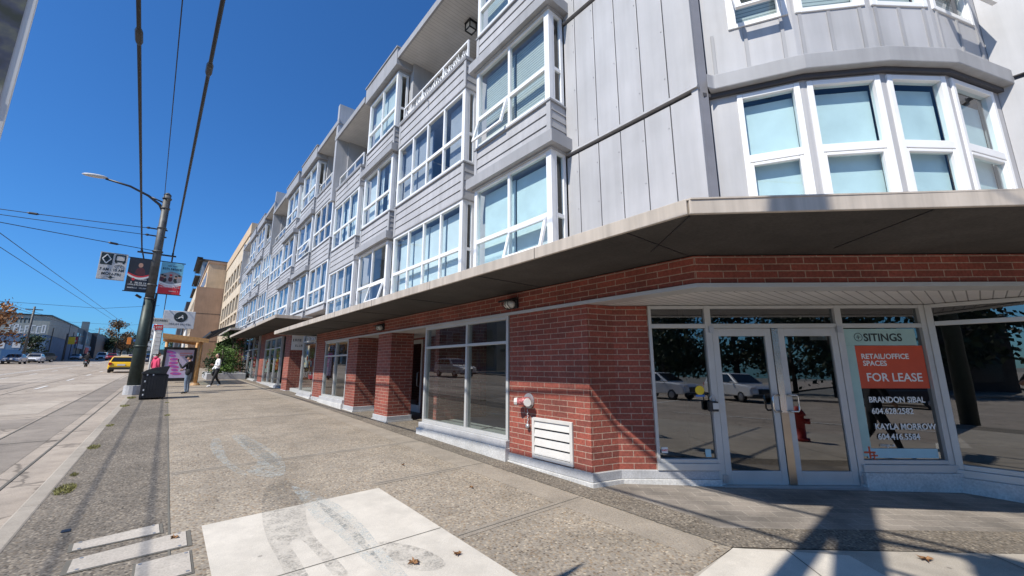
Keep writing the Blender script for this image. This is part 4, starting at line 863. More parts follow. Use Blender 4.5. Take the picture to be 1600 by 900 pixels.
def banner(x0, x1, z0, z1, y, kind, label):
    B = tag(empty('street_banner', ((x0+x1)/2,y,z0)), label, 'banner', 'banners on the lamp posts')
    w_, h = x1-x0, z1-z0; n = 10
    b = MB()
    b.box(x0,x1,y-0.006,y+0.006,z0,z1)
    b.build('banner_cloth', MT['navy' if kind == 'dark' else 'sky_print'], B)
    def poly(ps, mat, nm, dy): MB().ext([(x0+px_*w_,y-0.006-dy,z0+pz*h) for px_,pz in ps],(0,0.0015,0)).build(nm, MT[mat], B)
    arc = lambda a,bz,k: [(t/12, a-k*math.sin(math.pi*(0.08+t/12*0.86))) for t in range(13)]
    if kind == 'dark':
        up = arc(0.56,0,0.14); dn = arc(0.50,0,0.14)
        poly(arc(0.60,0,0.13)+arc(0.56,0,0.14)[::-1],'red','banner_swoosh',0.003); poly(up+dn[::-1],'signwhite','banner_swoosh',0.0025)
        poly([(0.5+0.1*math.cos(a),0.80+0.07*math.sin(a)) for a in [k*math.pi/8 for k in range(16)]],'skin','banner_figure',0.003); poly([(0.3,0.55),(0.36,0.68),(0.48,0.73),(0.6,0.73),(0.7,0.66),(0.74,0.53),(0.5,0.48)],'maroon','banner_figure',0.002)
        poly([(0.28+0.07*math.cos(a),0.36+0.04*math.sin(a)) for a in [k*math.pi/8 for k in range(16)]],'red','banner_logo',0.003)
        for z,a_,b_,s in ((0.345,0.42,0.85,0.055),(0.235,0.2,0.85,0.065),(0.175,0.06,0.96,0.055),(0.08,0.1,0.9,0.05)): scribble(x0+w_*a_,x0+w_*b_,z0+z*h,s,y-0.0085,MT['signwhite'],B,seed=int(z*1000))
    else:
        poly([(0,0),(1,0),(1,0.33)]+[(1-t/12,0.33-0.06*math.sin(math.pi*t/12)) for t in range(1,13)],'red','banner_field',0.002); poly(arc(0.42,0,0.10)+arc(0.36,0,0.10)[::-1],'signwhite','banner_swoosh',0.003); poly(arc(0.35,0,0.10)+arc(0.32,0,0.10)[::-1],'signwhite','banner_swoosh',0.0032)
        rr = random.Random(4); poly([(t/12,0.42-0.10*math.sin(math.pi*(0.08+t/12*0.86))) for t in range(13)]+[(1,0.60),(0.75,0.68),(0.5,0.72),(0.25,0.66),(0,0.6)],'crowd_grey','banner_picture',0.0024)
        for k,(cx,cz) in enumerate(((0.22,0.52),(0.48,0.56),(0.72,0.53),(0.86,0.56),(0.1,0.55))):
            poly([(cx+0.10*math.cos(a),cz-0.09+0.08*math.sin(a)) for a in [q*math.pi/6 for q in range(12)]],('ink','maroon','ink','crowd_grey','maroon')[k],'banner_figure',0.0030+0.0001*k); poly([(cx+0.06*math.cos(a),cz+0.01+0.045*math.sin(a)) for a in [q*math.pi/6 for q in range(12)]],'skin','banner_figure',0.0036)
            poly([(cx+0.065*math.cos(a),cz+0.04+0.03*math.sin(a)) for a in [q*math.pi/6 for q in range(12)]],('ink','red','ink','ink','ink')[k],'banner_figure',0.004)
        for z,a_,b_,s in ((0.87,0.28,0.72,0.05),(0.76,0.08,0.94,0.09),(0.20,0.08,0.94,0.045),(0.08,0.5,0.92,0.04)): scribble(x0+w_*a_,x0+w_*b_,z0+z*h,s,y-0.0085,MT['navy' if z > 0.5 else 'signwhite'],B,seed=int(z*1000))
    return B
MT['navy'] = colour('dark_navy_print',(0.022,0.026,0.036)); MT['sky_print'] = colour('light_blue_print',(0.17,0.46,0.60)); MT['maroon'] = colour('maroon_print',(0.10,0.025,0.03)); MT['crowd_grey'] = colour('grey_print',(0.28,0.27,0.28))
banner(-1.655,-0.96+0.03,4.61,5.98,PY-0.02,'dark','dark street banner with a red swoosh and a guitarist hung left of the lamp post')
banner(-0.66,0.075,4.61,5.98,PY-0.02,'light','blue and red street banner with a group of people right of the lamp post')
# nearer banner that cuts the top left corner, on its own post beyond the frame
NX, NY = -1.16, 1.75
Q_ = tag(empty('banner_post', (NX,NY,gz(NX,NY))), 'plain grey banner post at the kerb beside the camera', 'post')
MB().tube([(NX,NY,0.0),(NX,NY,3.9)],[0.12,0.09],14).build('pole_shaft', MT['polegrey'], Q_, smooth=True, uv=False)
b = MB()
for z in (2.14,3.72): b.tube([(NX,NY,z),(-0.46,NY,z)],0.014,6)
b.build('banner_arm', MT['black'], Q_, uv=False)
NB = tag(empty('street_banner', (-0.8,NY,2.2)), 'large blurred banner edge with white border cutting the top left corner', 'banner', 'banners on the lamp posts')
MB().box(-1.08,-0.445,NY-0.006,NY+0.006,2.16,3.70).build('banner_cloth', MT['signwhite'], NB)
m_, nt_, b_ = newmat('mottled_banner_print'); nt_.links.new(ramp(nt_, noisef(nt_, 9, 4), [(0.34,(0.02,0.03,0.02)),(0.45,(0.05,0.06,0.10)),(0.55,(0.14,0.15,0.11)),(0.68,(0.30,0.29,0.25))]), b_.inputs['Base Color']); b_.inputs['Roughness'].default_value = 0.5
MB().ext([(-1.06,NY-0.008,2.40),(-0.60,NY-0.008,2.325),(-0.462,NY-0.008,2.345),(-0.462,NY-0.008,3.68),(-1.06,NY-0.008,3.68)],(0,0.0015,0)).build('banner_picture', m_, NB)
MB().ext([(-1.06,NY-0.009,2.35),(-0.60,NY-0.009,2.29),(-0.462,NY-0.009,2.315),(-0.462,NY-0.009,2.365),(-0.6,NY-0.009,2.345),(-1.06,NY-0.009,2.42)],(0,0.0015,0)).build('banner_swoosh', MT['red'], NB)

# corner trolley pole behind the camera: throws the long shadow to the doors
CX, CY = -1.35, -0.14
C_ = tag(empty('corner_pole', (CX,CY,gz(CX,CY))), 'thick dark trolley pole at the corner kerb carrying a signal head', 'pole')
MB().tube([(CX,CY,-0.1),(CX,CY,9.2)],[0.21,0.17],16).build('pole_shaft', MT['poledark'], C_, smooth=True, uv=False)
MB().tube([(CX,CY+1.16,-0.05),(CX,CY+0.05,9.15)],[0.10,0.10],10).build('push_brace', MT['poledark'], C_, smooth=True, uv=False)
MB().tube([(CX,CY,7.5),(CX+0.05,CY-0.95,7.75)],0.05,8).build('signal_arm', MT['black'], C_, smooth=True, uv=False)
def signal_head(x,y,z,rz,par):
    h = MB(); h.obox((x,y,z),(0.3,0.24,0.95),rz); H = h.build('signal_head', MT['yellow'], par, bevel=0.03)
    for k,mn in ((0.3,'signal_red'),(0,'signal_amber'),(-0.3,'signal_green')):
        v = Vector((math.sin(rz),-math.cos(rz),0)); c = Vector((x,y,z+k)); q = MB(); q.tube([c+v*0.12,c+v*0.26],0.11,12,caps=False); q.build('signal_visor', MT['black'], H, uv=False)
        q = MB(); q.tube([c+v*0.121,c+v*0.128],0.10,12); q.build('signal_lens', MT['blackp'], H, uv=False)
signal_head(CX+0.05, CY-0.95, 7.35, R(180), C_)

# waste bin
BX, BYY = -0.24, 19.8; zb = gz(BX,BYY)
W_ = tag(empty('waste_bin', (BX,BYY,zb)), 'black slatted street waste bin with a curved sloping hood beside the lamp post', 'bin')
b = MB(); b.box(-0.58,0.10,19.5,20.15,zb+0.04,zb+0.88); b.build('bin_body', MT['blackp'], W_, bevel=0.02)
b = MB()
for k in range(9): x = -0.56+k*0.0805; b.box(x,x+0.055,19.475,19.499,zb+0.06,zb+0.86)
for k in range(7): y = 19.53+k*0.088; b.box(0.101,0.125,y,y+0.06,zb+0.06,zb+0.86)
b.build('bin_slats', MT['black'], W_)
b = MB(); prof = [(-0.61,zb+0.88),(-0.61,zb+0.93),(-0.50,zb+1.02),(-0.3,zb+1.10),(-0.05,zb+1.15),(0.13,zb+1.17),(0.13,zb+1.12),(0.06,zb+0.88)]
b.ext([(x,19.46,z) for x,z in prof],(0,0.72,0)); b.build('bin_hood', MT['blackp'], W_, bevel=0.012)
b = MB(); b.box(-0.45,-0.1,19.455,19.459,zb+0.93,zb+1.0); b.build('bin_slot', MT['ink'], W_)
b = MB()
for (x,z) in ((-0.46,0.83),(-0.30,0.83),(-0.5,0.6),(-0.5,0.3),(-0.5,0.14)): b.box(x,x+0.035,19.47,19.4745,zb+z,zb+z+0.06)
b.build('bin_stickers', MT['signwhite'], W_)
b = MB()
for (x,y) in ((-0.54,19.55),(0.06,19.55),(-0.54,20.1),(0.06,20.1)): b.box(x-0.03,x+0.03,y-0.03,y+0.03,zb,zb+0.05)
b.build('bin_feet', MT['black'], W_)
# bus stop posts
zz = gz(0,25)
T_ = tag(empty('bus_stop_post', (-0.76,25,zz)), 'thin grey post with white parking plates and a grey bus sign behind the bin', 'sign post')
MB().tube([(-0.76,25,zz),(-0.76,25,4.05)],0.03,8).build('post_shaft', MT['steel'], T_, smooth=True, uv=False)
for (x0,x1,z0,z1,mt,t) in ((-0.84,-0.60,2.84,3.33,'signwhite',('P',0.2)),(-0.80,-0.60,2.3,2.80,'signwhite',('2HR',0.11)),(-0.74,-0.12,3.53,3.82,'signgrey',('BUS STOP',0.11))):
    MB().box(x0,x1,24.955,24.965,z0,z1).build('sign_plate', MT[mt], T_, bevel=0.004); scribble(x0+0.03,x1-0.02,z1-0.16,0.09,24.954,MT['ink'],T_,seed=int(z0*10))
    if mt == 'signwhite':
        q = MB(); cx = (x0+x1)/2
        for k in range(14): a0,a1 = 2*math.pi*k/14,2*math.pi*(k+1)/14; q.tube([(cx+0.075*math.cos(a0),24.951,z0+0.13+0.075*math.sin(a0)),(cx+0.075*math.cos(a1),24.951,z0+0.13+0.075*math.sin(a1))],0.008,4,caps=False)
        q.build('sign_ring', MT['ink'], T_, uv=False)
T2 = tag(empty('bus_stop_flag', (-0.5,25.2,zz)), 'white post with a red topped white timetable panel in front of the shelter', 'bus stop sign')
MB().tube([(-0.56,25.2,zz),(-0.56,25.2,3.55)],0.04,8).build('post_shaft', MT['signwhite'], T2, smooth=True, uv=False)
MB().box(-0.52,-0.33,25.15,25.17,2.15,3.28).build('timetable_panel', MT['signwhite'], T2, bevel=0.004); MB().box(-0.66,-0.32,25.14,25.175,3.285,3.52).build('red_flag', MT['red'], T2, bevel=0.004)
scribble(-0.63,-0.34,3.35,0.1,25.139,MT['signwhite'],T2,seed=9)
for k in range(5): MB().box(-0.50,-0.35,25.146,25.149,3.1-k*0.19,3.13-k*0.19).build('printed_row', MT['signgrey'], T2)
# bus shelter with timber posts and roof, poster case inside
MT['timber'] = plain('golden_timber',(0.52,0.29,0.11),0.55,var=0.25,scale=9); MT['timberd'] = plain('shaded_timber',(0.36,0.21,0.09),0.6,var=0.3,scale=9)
H_ = tag(empty('bus_shelter', (0.7,29,gz(0,29))), 'timber bus shelter with a slatted golden roof on round wooden posts', 'bus shelter')
for (x,y) in ((1.31,27.4),(1.31,31.0),(-0.1,31.2)):
    MB().tube([(x,y,gz(x,y)+0.12),(x,y,3.0)],[0.085,0.075],12).build('post', MT['timber'], H_, smooth=True, uv=False); MB().tube([(x,y,gz(x,y)),(x,y,gz(x,y)+0.13)],[0.24,0.15],14).build('post_base', MT['timberd'], H_, uv=False)
b = MB()
for k in range(14): y = 27.1+k*0.32; b.ext([(-0.30,y,3.20),(-0.30,y,3.26),(1.62,y,3.04),(1.62,y,2.98)],(0,0.24,0))
b.build('roof_slats', MT['timber'], H_); b = MB(); b.ext([(-0.3,27.08,3.05),(-0.3,27.08,3.195),(1.62,27.08,2.975),(1.62,27.08,2.83)],(0,0.08,0)); b.build('roof_beam', MT['timber'], H_); b = MB(); b.ext([(-0.3,31.5,3.05),(-0.3,31.5,3.195),(1.62,31.5,2.975),(1.62,31.5,2.83)],(0,0.08,0)); b.build('roof_beam', MT['timber'], H_)
b = MB(); b.box(1.4,1.42,27.6,31.0,gz(0,29)+0.2,2.75); b.build('shelter_glass', MT['glass'], H_, uv=False); b = MB(); b.box(0.2,1.2,30.6,30.95,gz(0,30)+0.42,gz(0,30)+0.47); b.build('bench', MT['timber'], H_)
A_ = tag(empty('poster_case', (0.55,30,gz(0,30))), 'black framed street poster of pink strokes on pale lilac inside the bus shelter', 'poster')
b = MB(); z0 = gz(0,30); b.box(-0.17,1.30,29.95,30.1,z0+0.10,z0+0.28); b.box(-0.17,1.30,29.95,30.1,z0+1.87,z0+2.0); b.box(-0.17,-0.05,29.95,30.1,z0+0.28,z0+1.87); b.box(1.18,1.30,29.95,30.1,z0+0.28,z0+1.87)
for x in (0.0,1.1): b.box(x,x+0.12,29.97,30.08,z0,z0+0.1)
b.build('case_frame', MT['black'], A_, bevel=0.01); MB().box(-0.05,1.18,29.98,30.07,z0+0.28,z0+1.87).build('poster_sheet', colour('lilac_paper',(0.56,0.50,0.68)), A_)
pk = colour('pink_ink',(0.62,0.11,0.38)); pk2 = colour('violet_ink',(0.36,0.13,0.52)); rr = random.Random(8); b = MB(); b2 = MB()
for k in range(7):
    cx = 0.15+0.06*k+rr.uniform(-0.05,0.05); cz = z0+1.72-0.2*k; r_ = rr.uniform(0.16,0.27); an = rr.uniform(-0.3,0.3)
    mm = b2 if k < 2 else b
    for s in (1,0.5): (mm if s == 1 else (b if k < 2 else b2)).ext([(cx+r_*s*math.cos(t)*math.cos(an)-0.08*s*math.sin(t)*math.sin(an),29.977-(1-s)*0.004,cz+r_*s*math.cos(t)*math.sin(an)+0.08*s*math.sin(t)*math.cos(an)) for t in [q*math.pi/9 for q in range(18)]],(0,0.0015,0))
b.build('poster_print', pk, A_); b2.build('poster_print', pk2, A_); b = MB(); b.box(0.55,1.1,29.976,29.979,z0+1.62,z0+1.70); b.box(0.55,0.95,29.976,29.979,z0+1.52,z0+1.57); b.build('poster_words', colour('rose_ink',(0.62,0.3,0.36)), A_)
# hotel sign pylon
G_ = tag(empty('hotel_sign', (0.35,35,gz(0,35))), 'pale grey hotel sign with a black disc and script A above the shelter', 'sign')
MB().tube([(0.75,35.05,gz(0,35)),(0.75,35.05,4.2)],0.09,10).build('sign_post', MT['signgrey'], G_, smooth=True, uv=False); MB().box(-0.52,1.14,34.95,35.1,4.09,5.27).build('sign_board', colour('pale_sign_face',(0.55,0.56,0.57)), G_, bevel=0.02)
b = MB(); b.ext([(0.38+0.36*math.cos(a),34.944,4.86+0.35*math.sin(a)) for a in [k*math.pi/16 for k in range(32)]],(0,0.004,0)); b.build('sign_disc', MT['ink'], G_)
text('A',0.40,frame((0.40,34.938,4.73),(1,0,0),(0.25,0,1)),MT['signwhite'],G_,align='CENTER'); b = MB(); b.tube([(0.16,34.94,4.76),(0.22,34.94,4.72),(0.34,34.94,4.84),(0.52,34.94,4.82)],0.014,5); b.build('script_flourish', MT['signwhite'], G_, uv=False)
text('ATRIUM HOTEL',0.19,frame((0.32,34.946,4.30),(1,0,0)),MT['black'],G_,align='CENTER')

# ================================================================== WIRES
def wire(pts, r, label, name='overhead_wire', group='overhead trolley wires', sag=0.0, beads=()):
    P = []
    for a,b in zip(pts[:-1],pts[1:]):
        a,b = Vector(a),Vector(b); n = 10 if sag else 1
        for k in range(n): t = k/n; p = a.lerp(b,t); p.z -= sag*4*t*(1-t); P.append(p)
    P.append(Vector(pts[-1]))
    m = MB().tube(P, r, 6)
    o = m.build(name, MT['wire'], None, smooth=True, uv=False); tag(o, label, 'wire', group)
    for t in beads:
        k = int(t); a,b = Vector(pts[k]),Vector(pts[k+1]); t -= k; c = a.lerp(b,t); c.z -= sag*4*t*(1-t); d = (b-a).normalized(); q_ = max(1.0, r/0.022)
        MB().tube([c-d*0.16*q_,c-d*0.10*q_,c+d*0.10*q_,c+d*0.16*q_],[r,max(0.045,r*1.45),max(0.045,r*1.45),r],8).build('insulator', MT['black'], o, uv=False)
    return o
wire([(-0.66,-6,6.02),(-0.85,6.35,6.2),(-1.36,22.2,6.40)],0.027,'thick black feeder cable ending at the left of the lamp post crossarm',beads=(1.05,))
wire([(0.48,-6,6.0),(-0.03,5.65,6.2),(-0.36,22.2,6.42)],0.027,'thick black feeder cable ending at the right of the lamp post crossarm',beads=(1.10,))
wire([(-0.55,-4,9.1),(-0.68,9.64,9.0),(-0.95,22.2,8.75)],0.012,'thin single wire between the two thick feeder cables')
wire([(-1.36,22.2,6.42),(-1.7,60,7.2),(-2.2,150,9.2)],0.03,'feeder cable carrying on beyond the lamp post at its left'); wire([(-0.36,22.2,6.42),(-0.9,60,7.2),(-1.5,150,9.2)],0.03,'feeder cable carrying on beyond the lamp post at its right')
for x,l in ((-4.6,'right trolley contact wire running up the middle of the road'),(-5.15,'left trolley contact wire running up the middle of the road')):
    wire([(x,-40,4.5),(x,20,5.82),(x-0.1,70,6.92),(x-0.4,160,8.9)],0.011,l)
for x,l in ((-10.6,'right trolley wire over the far lanes'),(-11.2,'left trolley wire over the far lanes')): wire([(x,-40,4.8),(x,20,6.0),(x,70,7.1),(x,160,9.1)],0.014,l)
def span(p, px_dir, length, r, label, beads=(), sag=0.25):
    p = Vector(p); q = p + Vector(px_dir).normalized()*length
    wire([q,p],r,label,'span_wire','span wires across the road',sag,beads)
span((-1.0,22.1,6.38),(-18,-2.6,0.9),17.2,0.013,'span wire rising left from the lamp post beside the lane sign',(0.93,),0.1)
span((-1.05,22.2,7.36),(-18,2.0,0.2),17.5,0.013,'upper span wire leaving the lamp post to the left',(0.80,),0.2); span((-1.05,22.2,7.05),(-18,0.2,-0.1),17.3,0.012,'lower span wire leaving the lamp post to the left',(0.70,),0.1)
for k,(y,z) in enumerate(((52,7.1),(84,8.0),(118,8.9))): wire([(-18.6,y,z+0.6),(-10.9,y,z-0.25),(-5.1,y,z-0.3),(-1.2,y,z+0.35)],0.014,('nearer far span wire crossing the road beyond the lamp post','second far span wire crossing above the signal','farthest span wire across the road')[k],'span_wire','span wires across the road')

# ================================================================== VEHICLES (built at the origin, nose to +Y, then placed)
MT['tyre'] = plain('tyre_rubber',(0.015,0.015,0.016),0.8); MT['rim'] = plain('alloy_rim',(0.4,0.4,0.42),0.35,0.7); MT['carglass'] = glass('car_glass',(0.12,0.13,0.14),1.7)
MT['lampred'] = colour('red_lens',(0.42,0.02,0.02),0.2); MT['lampclear'] = colour('clear_lens',(0.65,0.66,0.68),0.15); MT['inside'] = colour('car_inside',(0.02,0.02,0.022),0.9)
def paint(name, c): 
    m, nt, b = newmat(name); b.inputs['Base Color'].default_value = (*c,1); b.inputs['Roughness'].default_value = 0.3; b.inputs['Coat Weight'].default_value = 0.6; b.inputs['Coat Roughness'].default_value = 0.06; b.inputs['Metallic'].default_value = 0.1; return m
CARKINDS = {  # (length, width, waist z, roof z, [lower profile (y,z)], [cabin profile (y,z)])
 'hatch': (4.3,1.74,0.92,1.48,[(-2.12,0.32),(-2.15,0.62),(-2.05,0.92),(-1.9,0.98),(0.75,0.95),(1.75,0.82),(2.08,0.66),(2.15,0.45),(2.1,0.28)],[(-2.0,0.96),(-1.55,1.42),(-0.9,1.49),(0.1,1.46),(0.95,0.95)]),
 'sedan': (4.6,1.80,0.92,1.45,[(-2.28,0.35),(-2.3,0.7),(-2.2,0.95),(-1.5,1.0),(0.9,0.95),(1.95,0.82),(2.25,0.65),(2.3,0.45),(2.25,0.28)],[(-1.65,0.98),(-0.95,1.40),(-0.3,1.46),(0.3,1.43),(1.15,0.95)]),
 'suv': (4.7,1.90,1.08,1.74,[(-2.3,0.4),(-2.35,0.75),(-2.3,1.08),(-2.2,1.12),(0.95,1.1),(2.1,1.0),(2.32,0.8),(2.35,0.5),(2.28,0.36)],[(-2.25,1.1),(-1.9,1.66),(-1.2,1.74),(0.1,1.70),(1.1,1.1)]),
 'van': (5.0,1.95,1.15,2.0,[(-2.45,0.38),(-2.5,0.8),(-2.48,1.15),(-2.4,1.2),(1.2,1.15),(2.2,1.0),(2.45,0.8),(2.5,0.5),(2.42,0.34)],[(-2.44,1.18),(-2.35,1.92),(-2.0,2.0),(0.6,1.97),(1.55,1.15)])}
def make_car(kind, pmat, label, cat, name='parked_car', group=None, taxi=False):
    L,Wd,wz,rz_,low,cab = CARKINDS[kind]; root = tag(empty(name,(0,0,0)), label, cat, group); hw = Wd/2
    def hull(prof, wf, nm, mat, top=False):
        m = MB(); n = len(prof); secs = [-1,-0.86,0.86,1] if not top else [-1,1]
        vs = []; fs = []
        for sx in secs:
            for (y,z) in prof:
                if top: f = wf*(1-0.20*max(0,(z-wz))/(rz_-wz)); vs.append((sx*f,y,z))
                else: k = 0.90 if abs(sx) == 1 else 1.0; vs.append((sx*wf if abs(sx)<1 else sx*wf, y*(0.965 if abs(sx)==1 else 1), z*(1 if abs(sx)<1 else 0.965)+0.01))
        for i in range(len(secs)-1):
            for j in range(n): fs.append((i*n+j, i*n+(j+1)%n, (i+1)*n+(j+1)%n, (i+1)*n+j))
        fs.append(tuple(range(n))[::-1]); fs.append(tuple(range((len(secs)-1)*n, len(secs)*n)))
        m.add(vs,fs); return m.build(nm, mat, root, uv=False, bevel=0.05)
    body = hull(low, hw, 'body', pmat)
    hull(cab, hw*0.95, 'cabin', pmat, True)
    # windows: windscreen, rear window, side glass set just outside the cabin skin
    (yr,zr),(yr2,zr2) = cab[0],cab[1]; (yf2,zf2),(yf,zf) = cab[-2],cab[-1]
    def wd(z): return hw*0.95*(1-0.20*max(0,(z-wz))/(rz_-wz))
    def strip(pa, pb, nm, out):
        a,b_ = Vector((0,*pa)),Vector((0,*pb)); p,q = a.lerp(b_,0.10),a.lerp(b_,0.90); o = Vector((0,*out))*0.035
        m = MB(); m.add([Vector((-wd(p.z)*0.90,p.y,p.z))+o,Vector((wd(p.z)*0.90,p.y,p.z))+o,Vector((wd(q.z)*0.88,q.y,q.z))+o,Vector((-wd(q.z)*0.88,q.y,q.z))+o],[(0,1,2,3)]); m.build(nm, MT['carblack'], root, uv=False)
    strip((yr,zr),(yr2,zr2),'rear_window',(-0.8,0.5)); strip((yf,zf),(yf2,zf2),'windscreen',(0.6,0.8))
    for s in (-1,1):
        m = MB(); z0 = wz+0.08; z1 = rz_-0.12; ya = yr+(yr2-yr)*0.25+0.2; yb = yf-(yf-yf2)*0.2-0.15; mid = (ya+yb)/2
        for (p,q,p2,q2) in ((ya,mid-0.04,ya+0.3,mid-0.04),(mid+0.04,yb,mid+0.04,yf2+0.05)): m.quad((s*(wd(z0)+0.012),p,z0),(s*(wd(z0)+0.012),q,z0),(s*(wd(z1)+0.012),q2,z1),(s*(wd(z1)+0.012),p2,z1))
        m.build('side_window', MT['carblack'], root, uv=False)
        m = MB(); m.obox((s*(hw+0.07),yf-0.35,wz+0.1),(0.16,0.1,0.12)); m.build('mirror', pmat, root, uv=False, bevel=0.02)
        m = MB(); m.obox((s*hw*0.74,L/2-0.11,wz-0.20),(hw*0.38,0.14,0.13),rx=R(-20)); m.build('headlight', MT['lampclear'], root, uv=False, bevel=0.02)
        m = MB(); m.obox((s*hw*0.84,-L/2+0.03,wz-0.10),(hw*0.24,0.10,0.22)); m.build('tail_light', MT['lampred'], root, uv=False, bevel=0.02)
        for y in (-L*0.30,L*0.30):
            m = MB(); x = s*(hw-0.10); m.tube([(x-0.11,y,0.33),(x-0.09,y,0.33),(x+0.09,y,0.33),(x+0.11,y,0.33)],[0.29,0.33,0.33,0.29],18); w_ = m.build('wheel', MT['tyre'], root, uv=False)
            m = MB(); m.tube([(x+s*0.105,y,0.33),(x+s*0.118,y,0.33)],[0.21,0.17],12); m.build('rim', MT['rim'], w_, uv=False)
    m = MB(); m.box(-hw*0.9,hw*0.9,L/2-0.06,L/2+0.03,0.30,0.46); m.box(-hw*0.9,hw*0.9,-L/2-0.03,-L/2+0.06,0.30,0.50); m.build('bumper', MT['blackp'], root, uv=False, bevel=0.02)
    m = MB(); m.box(-hw*0.45,hw*0.45,L/2-0.10,L/2+0.025,0.50,wz-0.28); m.build('grille', MT['black'], root, uv=False); m = MB(); m.box(-0.26,0.26,-L/2-0.025,-L/2+0.04,wz-0.28,wz-0.14); m.build('number_plate', MT['signwhite'], root, uv=False)
    if taxi:
        m = MB(); m.obox((0,-0.1,rz_+0.06),(0.55,0.2,0.13)); m.build('roof_sign', MT['signwhite'], root, uv=False, bevel=0.02)
    return root
MT['carblack'] = plain('dark_car_glass',(0.012,0.013,0.015),0.06,var=0.05)
MT['p_yellow'] = paint('taxi_yellow',(0.85,0.50,0.01)); MT['p_white'] = paint('car_white',(0.70,0.71,0.72)); MT['p_silver'] = paint('car_silver',(0.42,0.43,0.45)); MT['p_dark'] = paint('car_dark',(0.03,0.035,0.045)); MT['p_red'] = paint('car_red',(0.33,0.025,0.03)); MT['p_blue'] = paint('car_navy',(0.03,0.05,0.11))
def put(o, x, y, rz): o.location = (x,y,gz(x,y)-0.126); o.rotation_euler = (R(1.26)*math.cos(rz), R(1.26)*math.sin(rz)*-1, rz); return o
put(make_car('hatch',MT['p_yellow'],'bright yellow taxi driving away in the kerb lane past the lamp post','taxi','taxi',taxi=True), -3.05, 53.0, 0)
cars = [('sedan','p_silver','silver sedan facing the camera at the left edge of the road','car',-17.0,93,R(180)),('hatch','p_white','small white car just behind the silver sedan at the far kerb','car',-16.4,101,R(180)),
 ('suv','p_dark','dark sport utility car with black grille turned across the far lane','sport utility car',-17.3,109,R(150)),('van','p_white','white van far up the road beyond the motorcyclist','van',-12.9,150,R(180)),
 ('sedan','p_red','dark red car ahead of the taxi in the middle lane','car',-6.5,128,0),('suv','p_red','red sport utility car left of the dark red car far up the road','sport utility car',-10.3,140,R(180)),('sedan','p_white','white sedan parked in front of the dark shops','car',-17.6,150,R(180)),('hatch','p_dark','dark hatchback parked behind the white sedan','car',-17.4,160,R(180)),
 ('suv','p_blue','dark blue car in the kerb lane ahead of the taxi','car',-2.7,96,0),('sedan','p_silver','silver car far up the road left of the red cars','car',-12.6,175,R(180)),
 ('suv','p_white','white sport utility car mirrored in the left shop pane waiting on the cross street','sport utility car',-4.1,-19.0,R(-75)),('suv','p_white','white sport utility car mirrored in the glass door driving on the cross street','sport utility car',0.2,-20.6,R(-50)),
 ('suv','p_silver','silver sport utility car mirrored in the wide shop window across the road','sport utility car',-12.2,33,R(180)),('sedan','p_dark','dark sedan mirrored small in the right glass door','car',7.5,-22.3,R(90))]
for i,(k,p,l,c,x,y,rz) in enumerate(cars): put(make_car(k,MT[p],l,c,'car','cars on the street'),x,y,rz)

